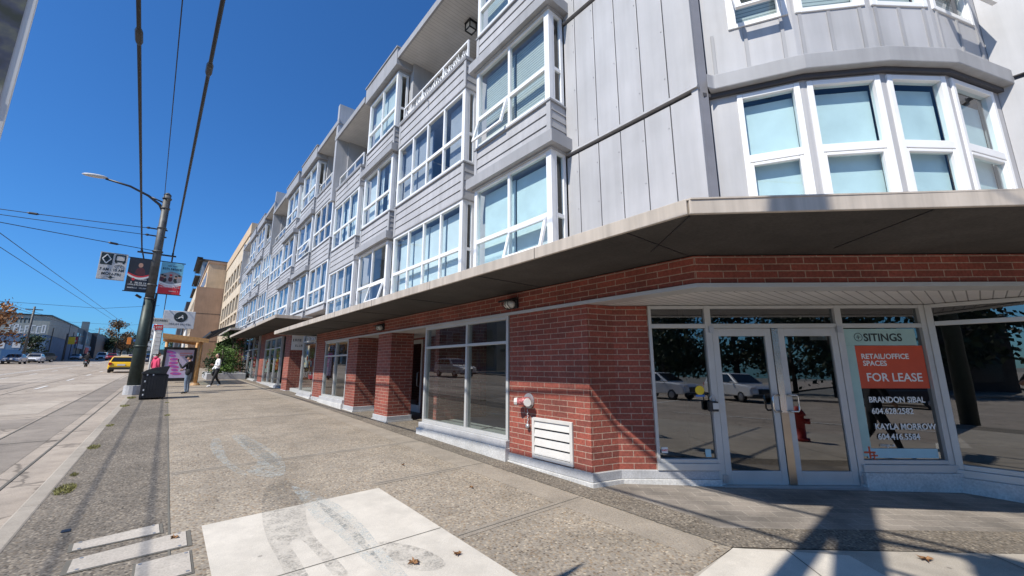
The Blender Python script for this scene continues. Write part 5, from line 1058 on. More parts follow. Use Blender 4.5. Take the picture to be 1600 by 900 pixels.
# ================================================================== PEOPLE
def limb_mesh(J, E, rad):
    me = bpy.data.meshes.new('body'); keys = list(J); idx = {k:i for i,k in enumerate(keys)}
    me.from_pydata([J[k] for k in keys],[(idx[a],idx[b]) for a,b in E],[]); ob = bpy.data.objects.new('body',me); col.objects.link(ob)
    sk = ob.modifiers.new('skin','SKIN'); sk.use_smooth_shade = True; sv = me.skin_vertices[0].data
    for k in keys: sv[idx[k]].radius = (rad[k],rad[k]) if not isinstance(rad[k],tuple) else rad[k]; sv[idx[k]].use_root = (k == 'pelvis')
    sub = ob.modifiers.new('sub','SUBSURF'); sub.levels = 2; sub.render_levels = 2
    dg = bpy.context.evaluated_depsgraph_get(); m2 = bpy.data.meshes.new_from_object(ob.evaluated_get(dg)); bpy.data.objects.remove(ob); return m2
def person(pos_, face, label, H=1.7, arms=None, legs=None, shirt=None, trousers=None, shoes=None, hair=None, sleeves=True, hood=False, lean=0.0, seat=False, hat=None, group=None, helmet=None):
    """pos_ on the ground, face = heading in radians (0 = +Y). arms/legs = joint positions in body space (x right, y forward, z up; unit = height)"""
    s = H; hip = 0.53
    J = {'pelvis':(0,0,hip),'waist':(0,0.005+lean*0.3,0.62),'chest':(0,0.01+lean,0.745),'neck':(0,0.008+lean*1.2,0.845),'nape':(0,0.014+lean*1.3,0.875)}
    A = arms or {'L':((-0.165,-0.02,0.63),(-0.17,0.05,0.49)),'R':((0.165,-0.02,0.63),(0.17,0.05,0.49))}
    G_ = legs or {'L':((-0.055,0.01,0.285),(-0.055,-0.015,0.045)),'R':((0.055,0.01,0.285),(0.055,-0.015,0.045))}
    rad = {'pelvis':(0.088,0.070),'waist':(0.078,0.060),'chest':(0.098,0.070),'neck':0.036,'nape':0.032}; E = [('pelvis','waist'),('waist','chest'),('chest','neck'),('neck','nape')]
    for sd_,sg in (('L',-1),('R',1)):
        sh = (sg*0.105,0.0+lean*1.1,0.80); J['sh'+sd_] = sh; J['el'+sd_] = A[sd_][0]; J['wr'+sd_] = A[sd_][1]
        rad['sh'+sd_] = 0.040; rad['el'+sd_] = 0.030; rad['wr'+sd_] = 0.019; E += [('chest','sh'+sd_),('sh'+sd_,'el'+sd_),('el'+sd_,'wr'+sd_)]
        J['hp'+sd_] = (sg*0.052,0,0.485); J['kn'+sd_] = G_[sd_][0]; J['an'+sd_] = G_[sd_][1]; a = G_[sd_][1]
        J['to'+sd_] = (a[0]+sg*0.012,a[1]+0.095,max(0.02,a[2]-0.022)); rad['hp'+sd_] = 0.056; rad['kn'+sd_] = 0.038; rad['an'+sd_] = 0.026; rad['to'+sd_] = (0.026,0.02)
        E += [('pelvis','hp'+sd_),('hp'+sd_,'kn'+sd_),('kn'+sd_,'an'+sd_),('an'+sd_,'to'+sd_)]
    me = limb_mesh({k:tuple(c*s for c in v) for k,v in J.items()}, E, {k:(tuple(c*s for c in v) if isinstance(v,tuple) else v*s) for k,v in rad.items()})
    bm = bmesh.new(); bm.from_mesh(me)
    segs = [(Vector(J[a])*s,Vector(J[b])*s,a,b) for a,b in E]
    for f in bm.faces:
        c = f.calc_center_median(); best = min(segs, key=lambda g: (c-(g[0]+(g[1]-g[0])*max(0,min(1,(c-g[0]).dot(g[1]-g[0])/max(1e-9,(g[1]-g[0]).length_squared))))).length)
        a,b = best[2],best[3]
        if b[:2] in ('to',): f.material_index = 3
        elif b[:2] in ('kn','an','hp') or (b == 'waist' and c.z < 0.555*s): f.material_index = 2
        elif b[:2] == 'wr': f.material_index = 1 if sleeves else 0
        elif b == 'nape': f.material_index = 0
        else: f.material_index = 1
    hm = MB(); hc = Vector((0,0.028+lean*1.6,0.938))*s
    hm.ell(hc,(0.047*s,0.058*s,0.068*s),14,10); hm.ell(hc+Vector((0,0.058,-0.010))*s,(0.009*s,0.014*s,0.016*s),6,5)
    for sg in (-1,1): hm.ell(hc+Vector((sg*0.047,-0.004,-0.006))*s,(0.007*s,0.013*s,0.018*s),6,5)
    hm.ell(hc+Vector((0,0.050,-0.036))*s,(0.018*s,0.009*s,0.006*s),6,4)
    for sd_,sg in (('L',-1),('R',1)):                      # palm, four fingers, thumb
        w_ = Vector(J['wr'+sd_])*s; d = (w_-Vector(J['el'+sd_])*s).normalized(); side = d.cross(Vector((0,1,0))); side = side.normalized() if side.length > 0.1 else Vector((1,0,0)); nrm = side.cross(d)
        pc = w_+d*0.03*s; hm.ell(pc,(0.022*s,0.014*s,0.030*s),8,6,M=Matrix((side,nrm,d)).transposed())
        for k in range(4):
            b0 = w_+d*0.052*s+side*(k-1.5)*0.011*s; ln = (0.040,0.046,0.043,0.034)[k]*s
            hm.tube([b0,b0+d*ln*0.5+nrm*0.004*s,b0+d*ln*0.9+nrm*0.016*s],[0.0058*s,0.0052*s,0.004*s],6)
        hm.tube([w_+d*0.02*s-side*0.018*s*sg,w_+d*0.045*s-side*0.030*s*sg+nrm*0.01*s,w_+d*0.065*s-side*0.030*s*sg+nrm*0.02*s],[0.0065*s,0.006*s,0.0045*s],6)
    o = len(bm.verts); vs_ = [bm.verts.new(v) for v in hm.v]
    for f in hm.f:
        try: nf = bm.faces.new([vs_[i] for i in f]); nf.smooth = True; nf.material_index = 0
        except ValueError: pass
    M = Matrix.Translation(Vector(pos_)) @ Matrix.Rotation(-face,4,'Z')
    bmesh.ops.recalc_face_normals(bm, faces=bm.faces[:])
    me2 = bpy.data.meshes.new('person'); bm.to_mesh(me2); bm.free(); bpy.data.meshes.remove(me)
    for m_ in (MT['skin'], shirt, trousers, shoes): me2.materials.append(m_)
    ob = bpy.data.objects.new('person', me2); col.objects.link(ob); ob.matrix_world = M; tag(ob, label, 'person', group)
    def child(mb, nm, mat): me_ = mb.build(nm, mat, None, smooth=True, uv=False); me_.parent = ob; return me_
    if helmet: h = MB(); h.ell(hc+Vector((0,-0.004,0.012))*s,(0.072*s,0.082*s,0.082*s),14,10); child(h,'helmet',helmet)
    else:
        h = MB(); h.ell(hc+Vector((0,-0.012,0.014))*s,(0.051*s,0.056*s,0.064*s),14,10)
        if hair[1]: h.ell(hc+Vector((0,-0.030,-0.05))*s,(0.046*s,0.030*s,0.075*s),12,8)
        child(h,'hair',hair[0])
        e = MB()
        for sg in (-1,1): e.ell(hc+Vector((sg*0.018,0.052,0.004))*s,(0.007*s,0.004*s,0.004*s),6,4)
        child(e,'eyes',MT['ink'])
    if hood: h = MB(); h.ell(Vector((0,-0.03+lean*1.2,0.85))*s,(0.07*s,0.05*s,0.035*s),10,6); child(h,'hood',shirt)
    if hat: h = MB(); h.ell(hc+Vector((0,-0.004,0.03))*s,(0.056*s,0.062*s,0.052*s),12,8); h.tube([hc+Vector((0,0.045,0.03))*s,hc+Vector((0,0.10,0.022))*s],[0.045*s,0.035*s],8); child(h,'cap',hat)
    return ob, M, s, J, child
MT['blackcloth'] = plain('black_cloth',(0.014,0.014,0.016),0.85); MT['jeans'] = plain('blue_grey_jeans',(0.17,0.22,0.29),0.85,var=0.3,scale=20); MT['pinkcloth'] = plain('pink_jacket',(0.55,0.05,0.12),0.8); MT['whitecloth'] = plain('white_jumper',(0.72,0.72,0.72),0.85); MT['brownhair'] = plain('brown_hair',(0.06,0.03,0.015),0.6)
# person beside the bin looking at a phone held up in the left hand
o,M,s,J,child = person((0.78,21.7,gz(0,21.7)), R(-62), 'person in a black top, cap and pale jeans standing beside the bin', 1.56,
    arms={'L':((-0.15,0.10,0.66),(-0.10,0.20,0.79)),'R':((0.155,0.05,0.64),(0.08,0.16,0.62))}, shirt=MT['blackcloth'], trousers=MT['jeans'], shoes=MT['blackcloth'], hair=(MT['hair'],False), hat=MT['blackcloth'])
ph = MB(); ph.obox((-0.10*s,0.235*s,0.86*s),(0.07,0.012,0.14)); ph.build('phone', MT['black'], None, uv=False, bevel=0.004); p_ = bpy.data.objects['phone']; p_.matrix_world = M; tag(p_, 'black phone held up by the person in a cap', 'phone')
bg_ = MB(); bg_.ell((-0.15*s,-0.05*s,0.56*s),(0.05,0.10,0.13),10,8); bg_.tube([(-0.14*s,-0.05*s,0.62*s),(-0.11*s,-0.02*s,0.80*s),(0.05*s,0.07*s,0.77*s)],0.012,5); q_ = bg_.build('shoulder_bag', MT['blackcloth'], None, smooth=True, uv=False); q_.matrix_world = M; tag(q_, 'black shoulder bag at the hip of the person in a cap', 'bag')
o,M,s,J,child = person((2.02,25.3,gz(2,25.3)), R(-100), 'person in a white jumper and black trousers walking by the far shopfronts', 1.66,
    arms={'L':((-0.16,0.0,0.64),(-0.09,0.12,0.66)),'R':((0.165,0.01,0.63),(0.12,0.10,0.52))}, legs={'L':((-0.05,0.07,0.29),(-0.055,0.13,0.05)),'R':((0.05,-0.01,0.28),(0.055,-0.15,0.07))}, shirt=MT['whitecloth'], trousers=MT['blackcloth'], shoes=MT['signwhite'], hair=(MT['hair'],True))
q_ = MB(); q_.ell((0.16*s,0.02*s,0.42*s),(0.08,0.14,0.17),10,8); q_.tube([(0.16*s,0.08*s,0.48*s),(0.135*s,0.10*s,0.52*s),(0.16*s,-0.03*s,0.5*s)],0.01,5); q_ = q_.build('handbag', MT['black'], None, smooth=True, uv=False); q_.matrix_world = M; tag(q_, 'black handbag carried by the person in a white jumper', 'bag')
person((-0.36,26.3,gz(0,26.3)), R(60), 'person in a bright pink hooded jacket standing behind the bin', 1.68, shirt=MT['pinkcloth'], trousers=MT['blackcloth'], shoes=MT['blackcloth'], hair=(MT['brownhair'],True), hood=True)
person((7.3,-1.75,gz(0,-1.75)), R(115), 'person in a short sleeved black top mirrored walking across the lease sign', 1.72, arms={'L':((-0.16,0.06,0.64),(-0.15,0.14,0.53)),'R':((0.16,-0.06,0.64),(0.16,-0.08,0.50))}, legs={'L':((-0.05,0.09,0.29),(-0.055,0.17,0.05)),'R':((0.05,-0.02,0.28),(0.055,-0.18,0.08))}, shirt=MT['blackcloth'], trousers=MT['blackcloth'], shoes=MT['blackcloth'], hair=(MT['brownhair'],True), sleeves=False)
person((2.1,-1.15,gz(0,-1.15)), R(80), 'person in dark clothes mirrored beside the pole in the right shop window', 1.76, arms={'L':((-0.15,0.08,0.70),(-0.05,0.17,0.80)),'R':((0.15,0.08,0.70),(0.05,0.17,0.80))}, shirt=MT['blackcloth'], trousers=MT['blackcloth'], shoes=MT['blackcloth'], hair=(MT['brownhair'],False), sleeves=False)
# motorcycle and its rider
my = 73.0; mx = -7.55
K = tag(empty('motorcycle', (0,0,0)), 'dark motorcycle ridden away up the middle of the road', 'motorcycle')
for y in (-0.68,0.70):
    m = MB(); n = 18
    for k in range(n): a0,a1 = 2*math.pi*k/n,2*math.pi*(k+1)/n; m.tube([(0,y+0.26*math.cos(a0),0.32+0.26*math.sin(a0)),(0,y+0.26*math.cos(a1),0.32+0.26*math.sin(a1))],0.06,6,caps=False)
    w_ = m.build('wheel', MT['tyre'], K, smooth=True, uv=False); m = MB(); m.tube([(-0.03,y,0.32),(0.03,y,0.32)],0.2,12); m.build('rim', MT['rim'], w_, uv=False)
m = MB(); m.ell((0,0.25,0.82),(0.16,0.34,0.17),12,8); m.build('fuel_tank', MT['p_dark'], K, smooth=True, uv=False); m = MB(); m.ell((0,-0.35,0.82),(0.15,0.42,0.08),12,6); m.build('seat', MT['blackp'], K, smooth=True, uv=False)
m = MB(); m.ell((0,0.05,0.5),(0.2,0.32,0.24),10,8); m.build('engine', MT['black'], K, smooth=True, uv=False); m = MB(); m.tube([(-0.36,0.42,1.06),(0,0.5,1.02),(0.36,0.42,1.06)],0.02,6); m.tube([(0,0.45,1.02),(0,0.70,0.32)],0.04,6); m.build('handlebar', MT['black'], K, smooth=True, uv=False)
m = MB(); m.obox((0,-0.78,0.80),(0.14,0.05,0.07)); m.build('tail_light', MT['lampred'], K, uv=False); m = MB(); m.box(-0.09,0.09,-0.84,-0.83,0.55,0.68); m.build('number_plate', MT['signwhite'], K, uv=False); m = MB(); m.tube([(0.17,-0.1,0.35),(0.2,-0.75,0.45)],0.05,8); m.build('exhaust', MT['steel'], K, uv=False)
put(K, mx, my, 0)
person((mx,my-0.25,gz(mx,my)-0.126+0.0), 0, 'person in dark riding clothes and helmet on the motorcycle', 1.74, arms={'L':((-0.175,0.14,0.66),(-0.19,0.34,0.62)),'R':((0.175,0.14,0.66),(0.19,0.34,0.62))}, legs={'L':((-0.13,0.22,0.47),(-0.12,0.10,0.22)),'R':((0.13,0.22,0.47),(0.12,0.10,0.22))}, shirt=MT['blackcloth'], trousers=MT['blackcloth'], shoes=MT['blackcloth'], hair=(MT['hair'],False), helmet=MT['p_dark'], lean=0.03)
# red hydrant mirrored in the right-hand door
hx,hy = 5.9,-2.9; hz = gz(hx,hy); h = tag(empty('fire_hydrant',(hx,hy,hz)),'red fire hydrant mirrored in the right glass door','fire hydrant'); hm_ = colour('hydrant_red',(0.40,0.03,0.025))
MB().tube([(hx,hy,hz),(hx,hy,hz+0.06),(hx,hy,hz+0.07),(hx,hy,hz+0.55),(hx,hy,hz+0.56),(hx,hy,hz+0.6),(hx,hy,hz+0.72),(hx,hy,hz+0.76)],[0.18,0.18,0.12,0.12,0.16,0.16,0.08,0.03],14).build('hydrant_body', hm_, h, smooth=True, uv=False); MB().tube([(hx-0.22,hy,hz+0.44),(hx+0.22,hy,hz+0.44)],0.06,8).build('hydrant_outlet', hm_, h, uv=False)

# ================================================================== OTHER BUILDINGS
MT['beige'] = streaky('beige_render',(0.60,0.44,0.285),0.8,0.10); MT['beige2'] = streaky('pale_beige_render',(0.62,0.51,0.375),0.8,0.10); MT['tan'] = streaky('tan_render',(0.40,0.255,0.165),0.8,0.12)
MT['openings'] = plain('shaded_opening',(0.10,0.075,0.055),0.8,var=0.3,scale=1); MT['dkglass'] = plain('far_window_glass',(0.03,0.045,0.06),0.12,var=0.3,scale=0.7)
def carved(name, x0, x1, y0, y1, z0, z1, rows, ncol, mat, par, gapz, my=0.9, depth=0.5, front='x'):
    """street front with real window openings: piers and bands in front of a recessed dark wall"""
    f = MB(); zs = [z0]
    for (a,b) in rows: f.box(x0,x0+depth,y0,y1,zs[-1],a); zs.append(b)
    f.box(x0,x0+depth,y0,y1,zs[-1],z1); pw = (y1-y0-2*my)/ncol
    for (a,b) in rows:
        f.box(x0,x0+depth,y0,y0+my,a,b); f.box(x0,x0+depth,y1-my,y1,a,b)
        for k in range(1,ncol): c = y0+my+k*pw; f.box(x0,x0+depth,c-gapz,c+gapz,a,b)
    w = f.build(name, mat, par)
    return w
BB = tag(empty('beige_building', (4.5,52,1.1)), 'warm beige flat fronted building with rows of deep square windows after the grey block', 'building')
rows = []
for k in range(2): zb = 6.3+k*3.3; rows += [(zb,zb+0.75),(zb+0.95,zb+2.3)]
carved('front_wall', 4.5, 16, 42.0, 61.8, 1.0, 13.6, [(5.9,6.7),(6.95,8.5),(9.4,10.2),(10.45,12.0)], 7, MT['beige2'], BB, 0.28)
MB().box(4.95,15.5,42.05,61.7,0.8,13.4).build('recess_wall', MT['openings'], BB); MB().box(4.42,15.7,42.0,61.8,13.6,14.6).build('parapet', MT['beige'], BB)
b = MB()
for (a,c) in ((5.9,8.5),(9.4,12.0)):
    for k in range(7): yy = 42.9+k*2.571+0.4; b.box(4.85,4.9,yy,yy+1.77,a,c)
b.build('window_glass', MT['dkglass'], BB)
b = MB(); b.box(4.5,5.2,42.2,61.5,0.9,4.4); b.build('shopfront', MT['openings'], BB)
aw = MB()
for k in range(24): y = 42.2+k*0.8; aw.ext([(4.5,y,5.3),(2.6,y,4.35),(2.6,y,4.47),(4.5,y,5.42)],(0,0.10,0))
aw.box(2.55,2.65,42.1,61.2,4.32,4.50); aw.box(3.5,3.58,42.1,61.2,4.80,4.9); aw.box(4.38,4.5,42.1,61.2,5.3,5.46); aw.build('trellis_awning', MT['black'], BB)
ap = MB()
for k in range(13): y = 42.6+k*1.5; ap.box(2.7,4.4,y,y+1.0,4.9,4.92)
BT = tag(empty('tan_building', (1.6,64,1.4)), 'tan building with a blank shaded side wall and beige front behind the hotel sign', 'building')
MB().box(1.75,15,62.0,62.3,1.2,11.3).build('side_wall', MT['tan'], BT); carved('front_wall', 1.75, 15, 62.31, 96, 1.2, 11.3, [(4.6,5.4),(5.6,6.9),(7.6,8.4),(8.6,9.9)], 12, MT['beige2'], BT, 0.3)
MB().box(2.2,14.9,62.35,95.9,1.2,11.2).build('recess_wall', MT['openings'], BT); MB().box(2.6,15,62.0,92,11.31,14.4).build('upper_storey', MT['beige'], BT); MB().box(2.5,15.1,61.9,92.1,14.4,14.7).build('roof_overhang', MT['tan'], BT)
b = MB()
for k in range(10): b.box(2.57,2.6,64+k*2.7,65.4+k*2.7,12.0,13.6)
b.build('window_glass', MT['dkglass'], BT)
b = MB()
for z in (4.6,8.0): b.box(1.72,1.76,62.0,62.35,z-0.03,z+0.03); b.box(1.75,15,61.985,61.999,z-0.03,z+0.03)
b.build('wall_joint', MT['openings'], BT)
GT = tag(empty('glass_tower', (4.5,108,2.2)), 'grey glass tower with projecting balconies rising behind the tan building', 'building')
MB().box(3.4,12,108,124,2,24.2).build('tower_wall', colour('tower_grey',(0.34,0.36,0.38)), GT)
b = MB()
for z in range(7): b.box(3.36,3.4,109,123,4+z*2.9,6.1+z*2.9); b.box(3.8,11.6,107.96,107.999,4+z*2.9,6.1+z*2.9)
b.build('tower_glass', plain('tower_window',(0.10,0.15,0.19),0.15), GT)
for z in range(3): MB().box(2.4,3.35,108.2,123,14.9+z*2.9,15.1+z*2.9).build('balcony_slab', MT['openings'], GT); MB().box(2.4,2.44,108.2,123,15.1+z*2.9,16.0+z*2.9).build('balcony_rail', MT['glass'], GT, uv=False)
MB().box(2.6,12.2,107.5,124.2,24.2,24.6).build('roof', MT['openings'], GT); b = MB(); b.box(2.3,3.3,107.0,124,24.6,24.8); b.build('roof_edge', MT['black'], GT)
DB = tag(empty('dark_block', (2.2,128,2.8)), 'dark stepped building farthest along the right side of the street', 'building')
MB().box(2.0,10,128,150,2.8,17.5).build('front_block', colour('dark_cladding',(0.07,0.06,0.06)), DB); MB().box(1.2,9,150,175,3.2,13).build('rear_block', colour('slate_cladding',(0.13,0.12,0.12)), DB)
b = MB()
for z in range(4): b.box(1.96,2.0,129,149,5+z*3,6.8+z*3); b.box(2.6,9.4,127.97,127.999,5+z*3,6.6+z*3)
b.build('window_glass', MT['dkglass'], DB)
for i,(y,x,h,c,l) in enumerate(((180,1.6,10,(0.35,0.3,0.25),'low cream building beyond the dark stepped block'),(205,2.0,8,(0.22,0.13,0.10),'low brown building farther up the right side'),(230,1.4,9,(0.3,0.3,0.3),'low grey building at the far right end of the street'))):
    o = tag(empty('far_building',(x,y,gz(x,y))),l,'building'); MB().box(x,x+10,y,y+22,gz(x,y)-1,gz(x,y)+h).build('wall', colour('far_wall_%d'%i,c), o); q = MB()
    for k in range(6): q.box(x-0.03,x,y+1.5+k*3.4,y+3.6+k*3.4,gz(x,y)+h*0.5,gz(x,y)+h*0.75)
    q.build('window', MT['dkglass'], o)
# ---- left side of the street
MS = tag(empty('mural_building', (-30,120,2.6)), 'big low building with a blue painted wall and white graffiti lettering across the road', 'building')
MB().box(-52,-18.3,118,150,2,7.6).build('lower_wall', streaky('blue_mural',(0.13,0.23,0.36),0.7,0.3), MS); MB().box(-52.1,-18.25,117.95,150,7.6,11.2).build('upper_wall', streaky('khaki_cladding',(0.40,0.41,0.36),0.6,0.15), MS); MB().box(-52.2,-18.1,117.8,150.2,11.2,11.45).build('roof_edge', MT['black'], MS)
rr = random.Random(21); gw = MB(); gd = MB()
x = -23.2
while x < -18.9:
    wd = rr.uniform(0.42,0.62); z0 = 7.85+rr.uniform(-0.1,0.1); z1 = z0+rr.uniform(1.35,1.6); t = 0.17; y = 117.93
    k = rr.randint(0,3)
    gw.box(x,x+t,y,y+0.018,z0,z1)
    if k in (0,1,3): gw.box(x+t,x+wd,y,y+0.018,z1-t,z1)
    if k in (0,2,3): gw.box(x+t,x+wd,y,y+0.018,z0,z0+t)
    if k in (1,2): gw.box(x+t,x+wd,y,y+0.018,(z0+z1)/2-t/2,(z0+z1)/2+t/2)
    if k in (0,1): gw.box(x+wd-t,x+wd,y,y+0.018,z0+t,z1-t)
    x += wd+0.12
x = -23.0
while x < -20.8: wd = rr.uniform(0.3,0.45); gd.box(x,x+wd*0.4,117.93,117.948,9.75,10.6); gd.box(x+wd*0.4,x+wd,117.93,117.948,10.35,10.6); x += wd+0.12
for k in range(5): gw.box(-28+k*1.9,-27+k*1.9,117.97,117.999,5.2+rr.uniform(-0.4,0.4),5.7+rr.uniform(-0.2,0.5))
gw.build('graffiti_lettering', MT['signwhite'], MS); gd.build('graffiti_lettering', MT['ink'], MS)
b = MB()
MT['bluepaint'] = colour('bright_blue_paint',(0.05,0.14,0.30))
for k in range(7): MB().box(-51+k*4.6,-48+k*4.6,117.96,117.999,2.7,4.6).build('blue_shutter', MT['bluepaint'], MS)
TB = tag(empty('turret_building', (-22,165,3.6)), 'dark green grey block with a square corner turret beside the mural building', 'building')
MB().box(-40,-18.6,151,180,3,11.6).build('wall', streaky('green_grey_wall',(0.15,0.20,0.20),0.7,0.2), TB); MB().box(-19.3,-17.9,163,164.6,3,13.9).build('turret', colour('turret_paint',(0.16,0.19,0.20)), TB); MB().box(-40,-17.4,180,215,3.5,11.8).build('rear_wing', colour('dark_brown_wall',(0.06,0.055,0.055)), TB)
b = MB()
MT['palewin'] = plain('pale_reflecting_window',(0.25,0.38,0.45),0.2)
for k in range(6): MB().box(-18.59,-18.56,153+k*4.2,156+k*4.2,8.2,10.2).build('window', MT['palewin'], TB)
MB().box(-18.58,-18.2,152,179,6.2,7.4).build('shop_sign', colour('shop_sign_blue',(0.09,0.25,0.42)), TB); MB().box(-18.57,-18.1,168,174,5.2,6.9).build('shop_sign', MT['red'], TB)
for i,(y,l) in enumerate(((225,'low dark shop building beyond the turret block'),(262,'low grey shop building far along the left side'),(300,'last low building at the left end of the street'))):
    x = -18.5; o = tag(empty('far_building',(x,y,gz(x,y))),l,'building'); MB().box(x-14,x,y,y+30,gz(x,y)-1,gz(x,y)+7-i).build('wall', colour('left_far_wall_%d'%i,((0.10,0.08,0.075),(0.2,0.2,0.2),(0.3,0.25,0.2))[i]), o); q = MB()
    for k in range(5): q.box(x,x+0.03,y+2+k*5,y+5+k*5,gz(x,y)+0.8,gz(x,y)+2.8)
    q.build('window', MT['dkglass'], o)
# ---- opposite side of the street, seen mirrored in the shop windows
for i,(y0,y1,h,c,l) in enumerate(((-3.5,10.5,5.0,(0.12,0.11,0.105),'low dark shop building mirrored in the right corner window'),(12,40,7.5,(0.20,0.17,0.15),'low brown shop building mirrored in the wide shop window'),(42,70,9,(0.26,0.26,0.27),'grey shop building mirrored beside the low brown one'),(72,104,6.5,(0.3,0.24,0.19),'tan shop building between the grey one and the mural building'))):
    x = -24.5; o = tag(empty('shop_building',(x,y0,gz(x,y0))),l,'building'); MB().box(x-14,x,y0,y1,gz(x,y0)-0.6,gz(x,y0)+h).build('wall', concrete('opposite_wall_%d'%i,c,0.2,4), o); q = MB(); n = int((y1-y0)/4)
    for k in range(n): q.box(x,x+0.04,y0+0.6+k*4,y0+3.6+k*4,gz(x,y0)+0.6,gz(x,y0)+2.9)
    for k in range(n): q.box(x,x+0.04,y0+1+k*4,y0+3+k*4,gz(x,y0)+4.3,gz(x,y0)+5.6)
    q.build('window', MT['dkglass'], o); MB().box(x,x+1.3,y0+0.3,y1-0.3,gz(x,y0)+3.1,gz(x,y0)+3.4).build('awning', MT['black'], o)
# utility poles and signals
def util_pole(x,y,h,label,arm=True,lean=0.0):
    z = gz(x,y); o = tag(empty('utility_pole',(x,y,z)),label,'utility pole'); MB().tube([(x,y,z-0.2),(x+lean,y,z+h)],[0.19,0.13],10).build('pole_shaft', MT['polegrey'], o, smooth=True, uv=False)
    if arm: MB().box(x+lean-1.0,x+lean+1.0,y-0.06,y+0.06,z+h-0.6,z+h-0.45).build('crossarm', MT['polegrey'], o)
util_pole(-18.2,104,9.3,'utility pole standing in front of the white graffiti lettering'); util_pole(-18.3,139,8.0,'utility pole between the mural building and the turret block',False); util_pole(-18.2,190,10,'utility pole in front of the dark wing beyond the turret'); util_pole(-17.9,245,11,'utility pole farthest up the left side',False); util_pole(-18.2,60,9,'utility pole mirrored in the shop windows at the far kerb'); util_pole(-18.3,12,9.5,'utility pole mirrored nearest across the street'); util_pole(24,-19,9.5,'utility pole mirrored beyond the cross street',True); util_pole(-1.6,118,9.5,'right hand utility pole beyond the taxi')
sg = tag(empty('traffic_signal',(-1.4,92,gz(0,92))),'orange traffic signal on a long arm with a blue street name plate','traffic signal')
MB().tube([(-1.3,92,1.9),(-1.3,92,7.6)],0.12,8).build('pole_shaft', MT['polegrey'], sg, uv=False); MB().tube([(-1.3,92,6.4),(-5.2,92,6.2)],0.06,6).build('signal_arm', MT['polegrey'], sg, uv=False)
h = MB(); h.box(-5.35,-4.85,91.8,92.1,5.15,6.25); h.build('signal_head', colour('signal_orange',(0.72,0.22,0.03)), sg, bevel=0.04); MB().box(-4.6,-2.6,91.93,91.97,5.6,6.0).build('street_name_plate', MT['blue'], sg)
sg2 = tag(empty('traffic_signal',(-17.2,130,2.86)),'yellow signal head hung from an arm before the dark shops on the left','traffic signal'); MB().tube([(-17.2,130,2.7),(-17.2,130,8.6)],0.12,8).build('pole_shaft', MT['polegrey'], sg2, uv=False); MB().box(-16.9,-15.9,129.8,130.1,6.3,7.9).build('signal_head', MT['yellow'], sg2, bevel=0.05); MB().tube([(-17.2,130,7.9),(-14.6,130,8.1)],0.06,6).build('signal_arm', MT['polegrey'], sg2, uv=False)
for i,(x,y,c,l) in enumerate(((-18.2,122,'signwhite','white and orange sign on a pole before the mural wall'),(-17.8,150,'red','red shop sign projecting over the far pavement'),(-17.9,143,'paleblue','pale blue shop sign projecting before the turret block'))):
    o = tag(empty('projecting_sign',(x,y,gz(x,y))),l,'sign'); MB().tube([(x,y,gz(x,y)),(x,y,gz(x,y)+6.5)],0.08,6).build('sign_post', MT['polegrey'], o, uv=False); MB().box(x-1.5,x-0.1,y-0.05,y+0.05,gz(x,y)+3.9,gz(x,y)+5.7).build('sign_board', MT[c], o); MB().box(x-1.3,x-0.3,y-0.06,y-0.051,gz(x,y)+4.3,gz(x,y)+4.8).build('sign_print', MT['orange' if c != 'red' else 'signwhite'], o)

# ================================================================== TREES AND PLANTS
def leafmat(name, c, var=0.45):
    m, nt, b = newmat(name); oi = nt.nodes.new('ShaderNodeNewGeometry')
    lo = tuple(x*(1-var) for x in c); hi = tuple(x*(1+var) for x in c)
    nt.links.new(ramp(nt, oi.outputs['Random Per Island'], [(0.0,lo),(1.0,hi)]), b.inputs['Base Color']); b.inputs['Roughness'].default_value = 0.6; b.inputs['Specular IOR Level'].default_value = 0.3
    return m
MT['bark'] = plain('bark',(0.07,0.055,0.045),0.9,var=0.4,scale=8); MT['leaf_green'] = leafmat('green_leaf',(0.045,0.085,0.022)); MT['leaf_dark'] = leafmat('dark_leaf',(0.028,0.048,0.02)); MT['leaf_orange'] = leafmat('orange_leaf',(0.34,0.165,0.065)); MT['leaf_fresh'] = leafmat('fresh_leaf',(0.10,0.17,0.035)); MT['leaf_brown'] = leafmat('brown_leaf',(0.17,0.11,0.055))
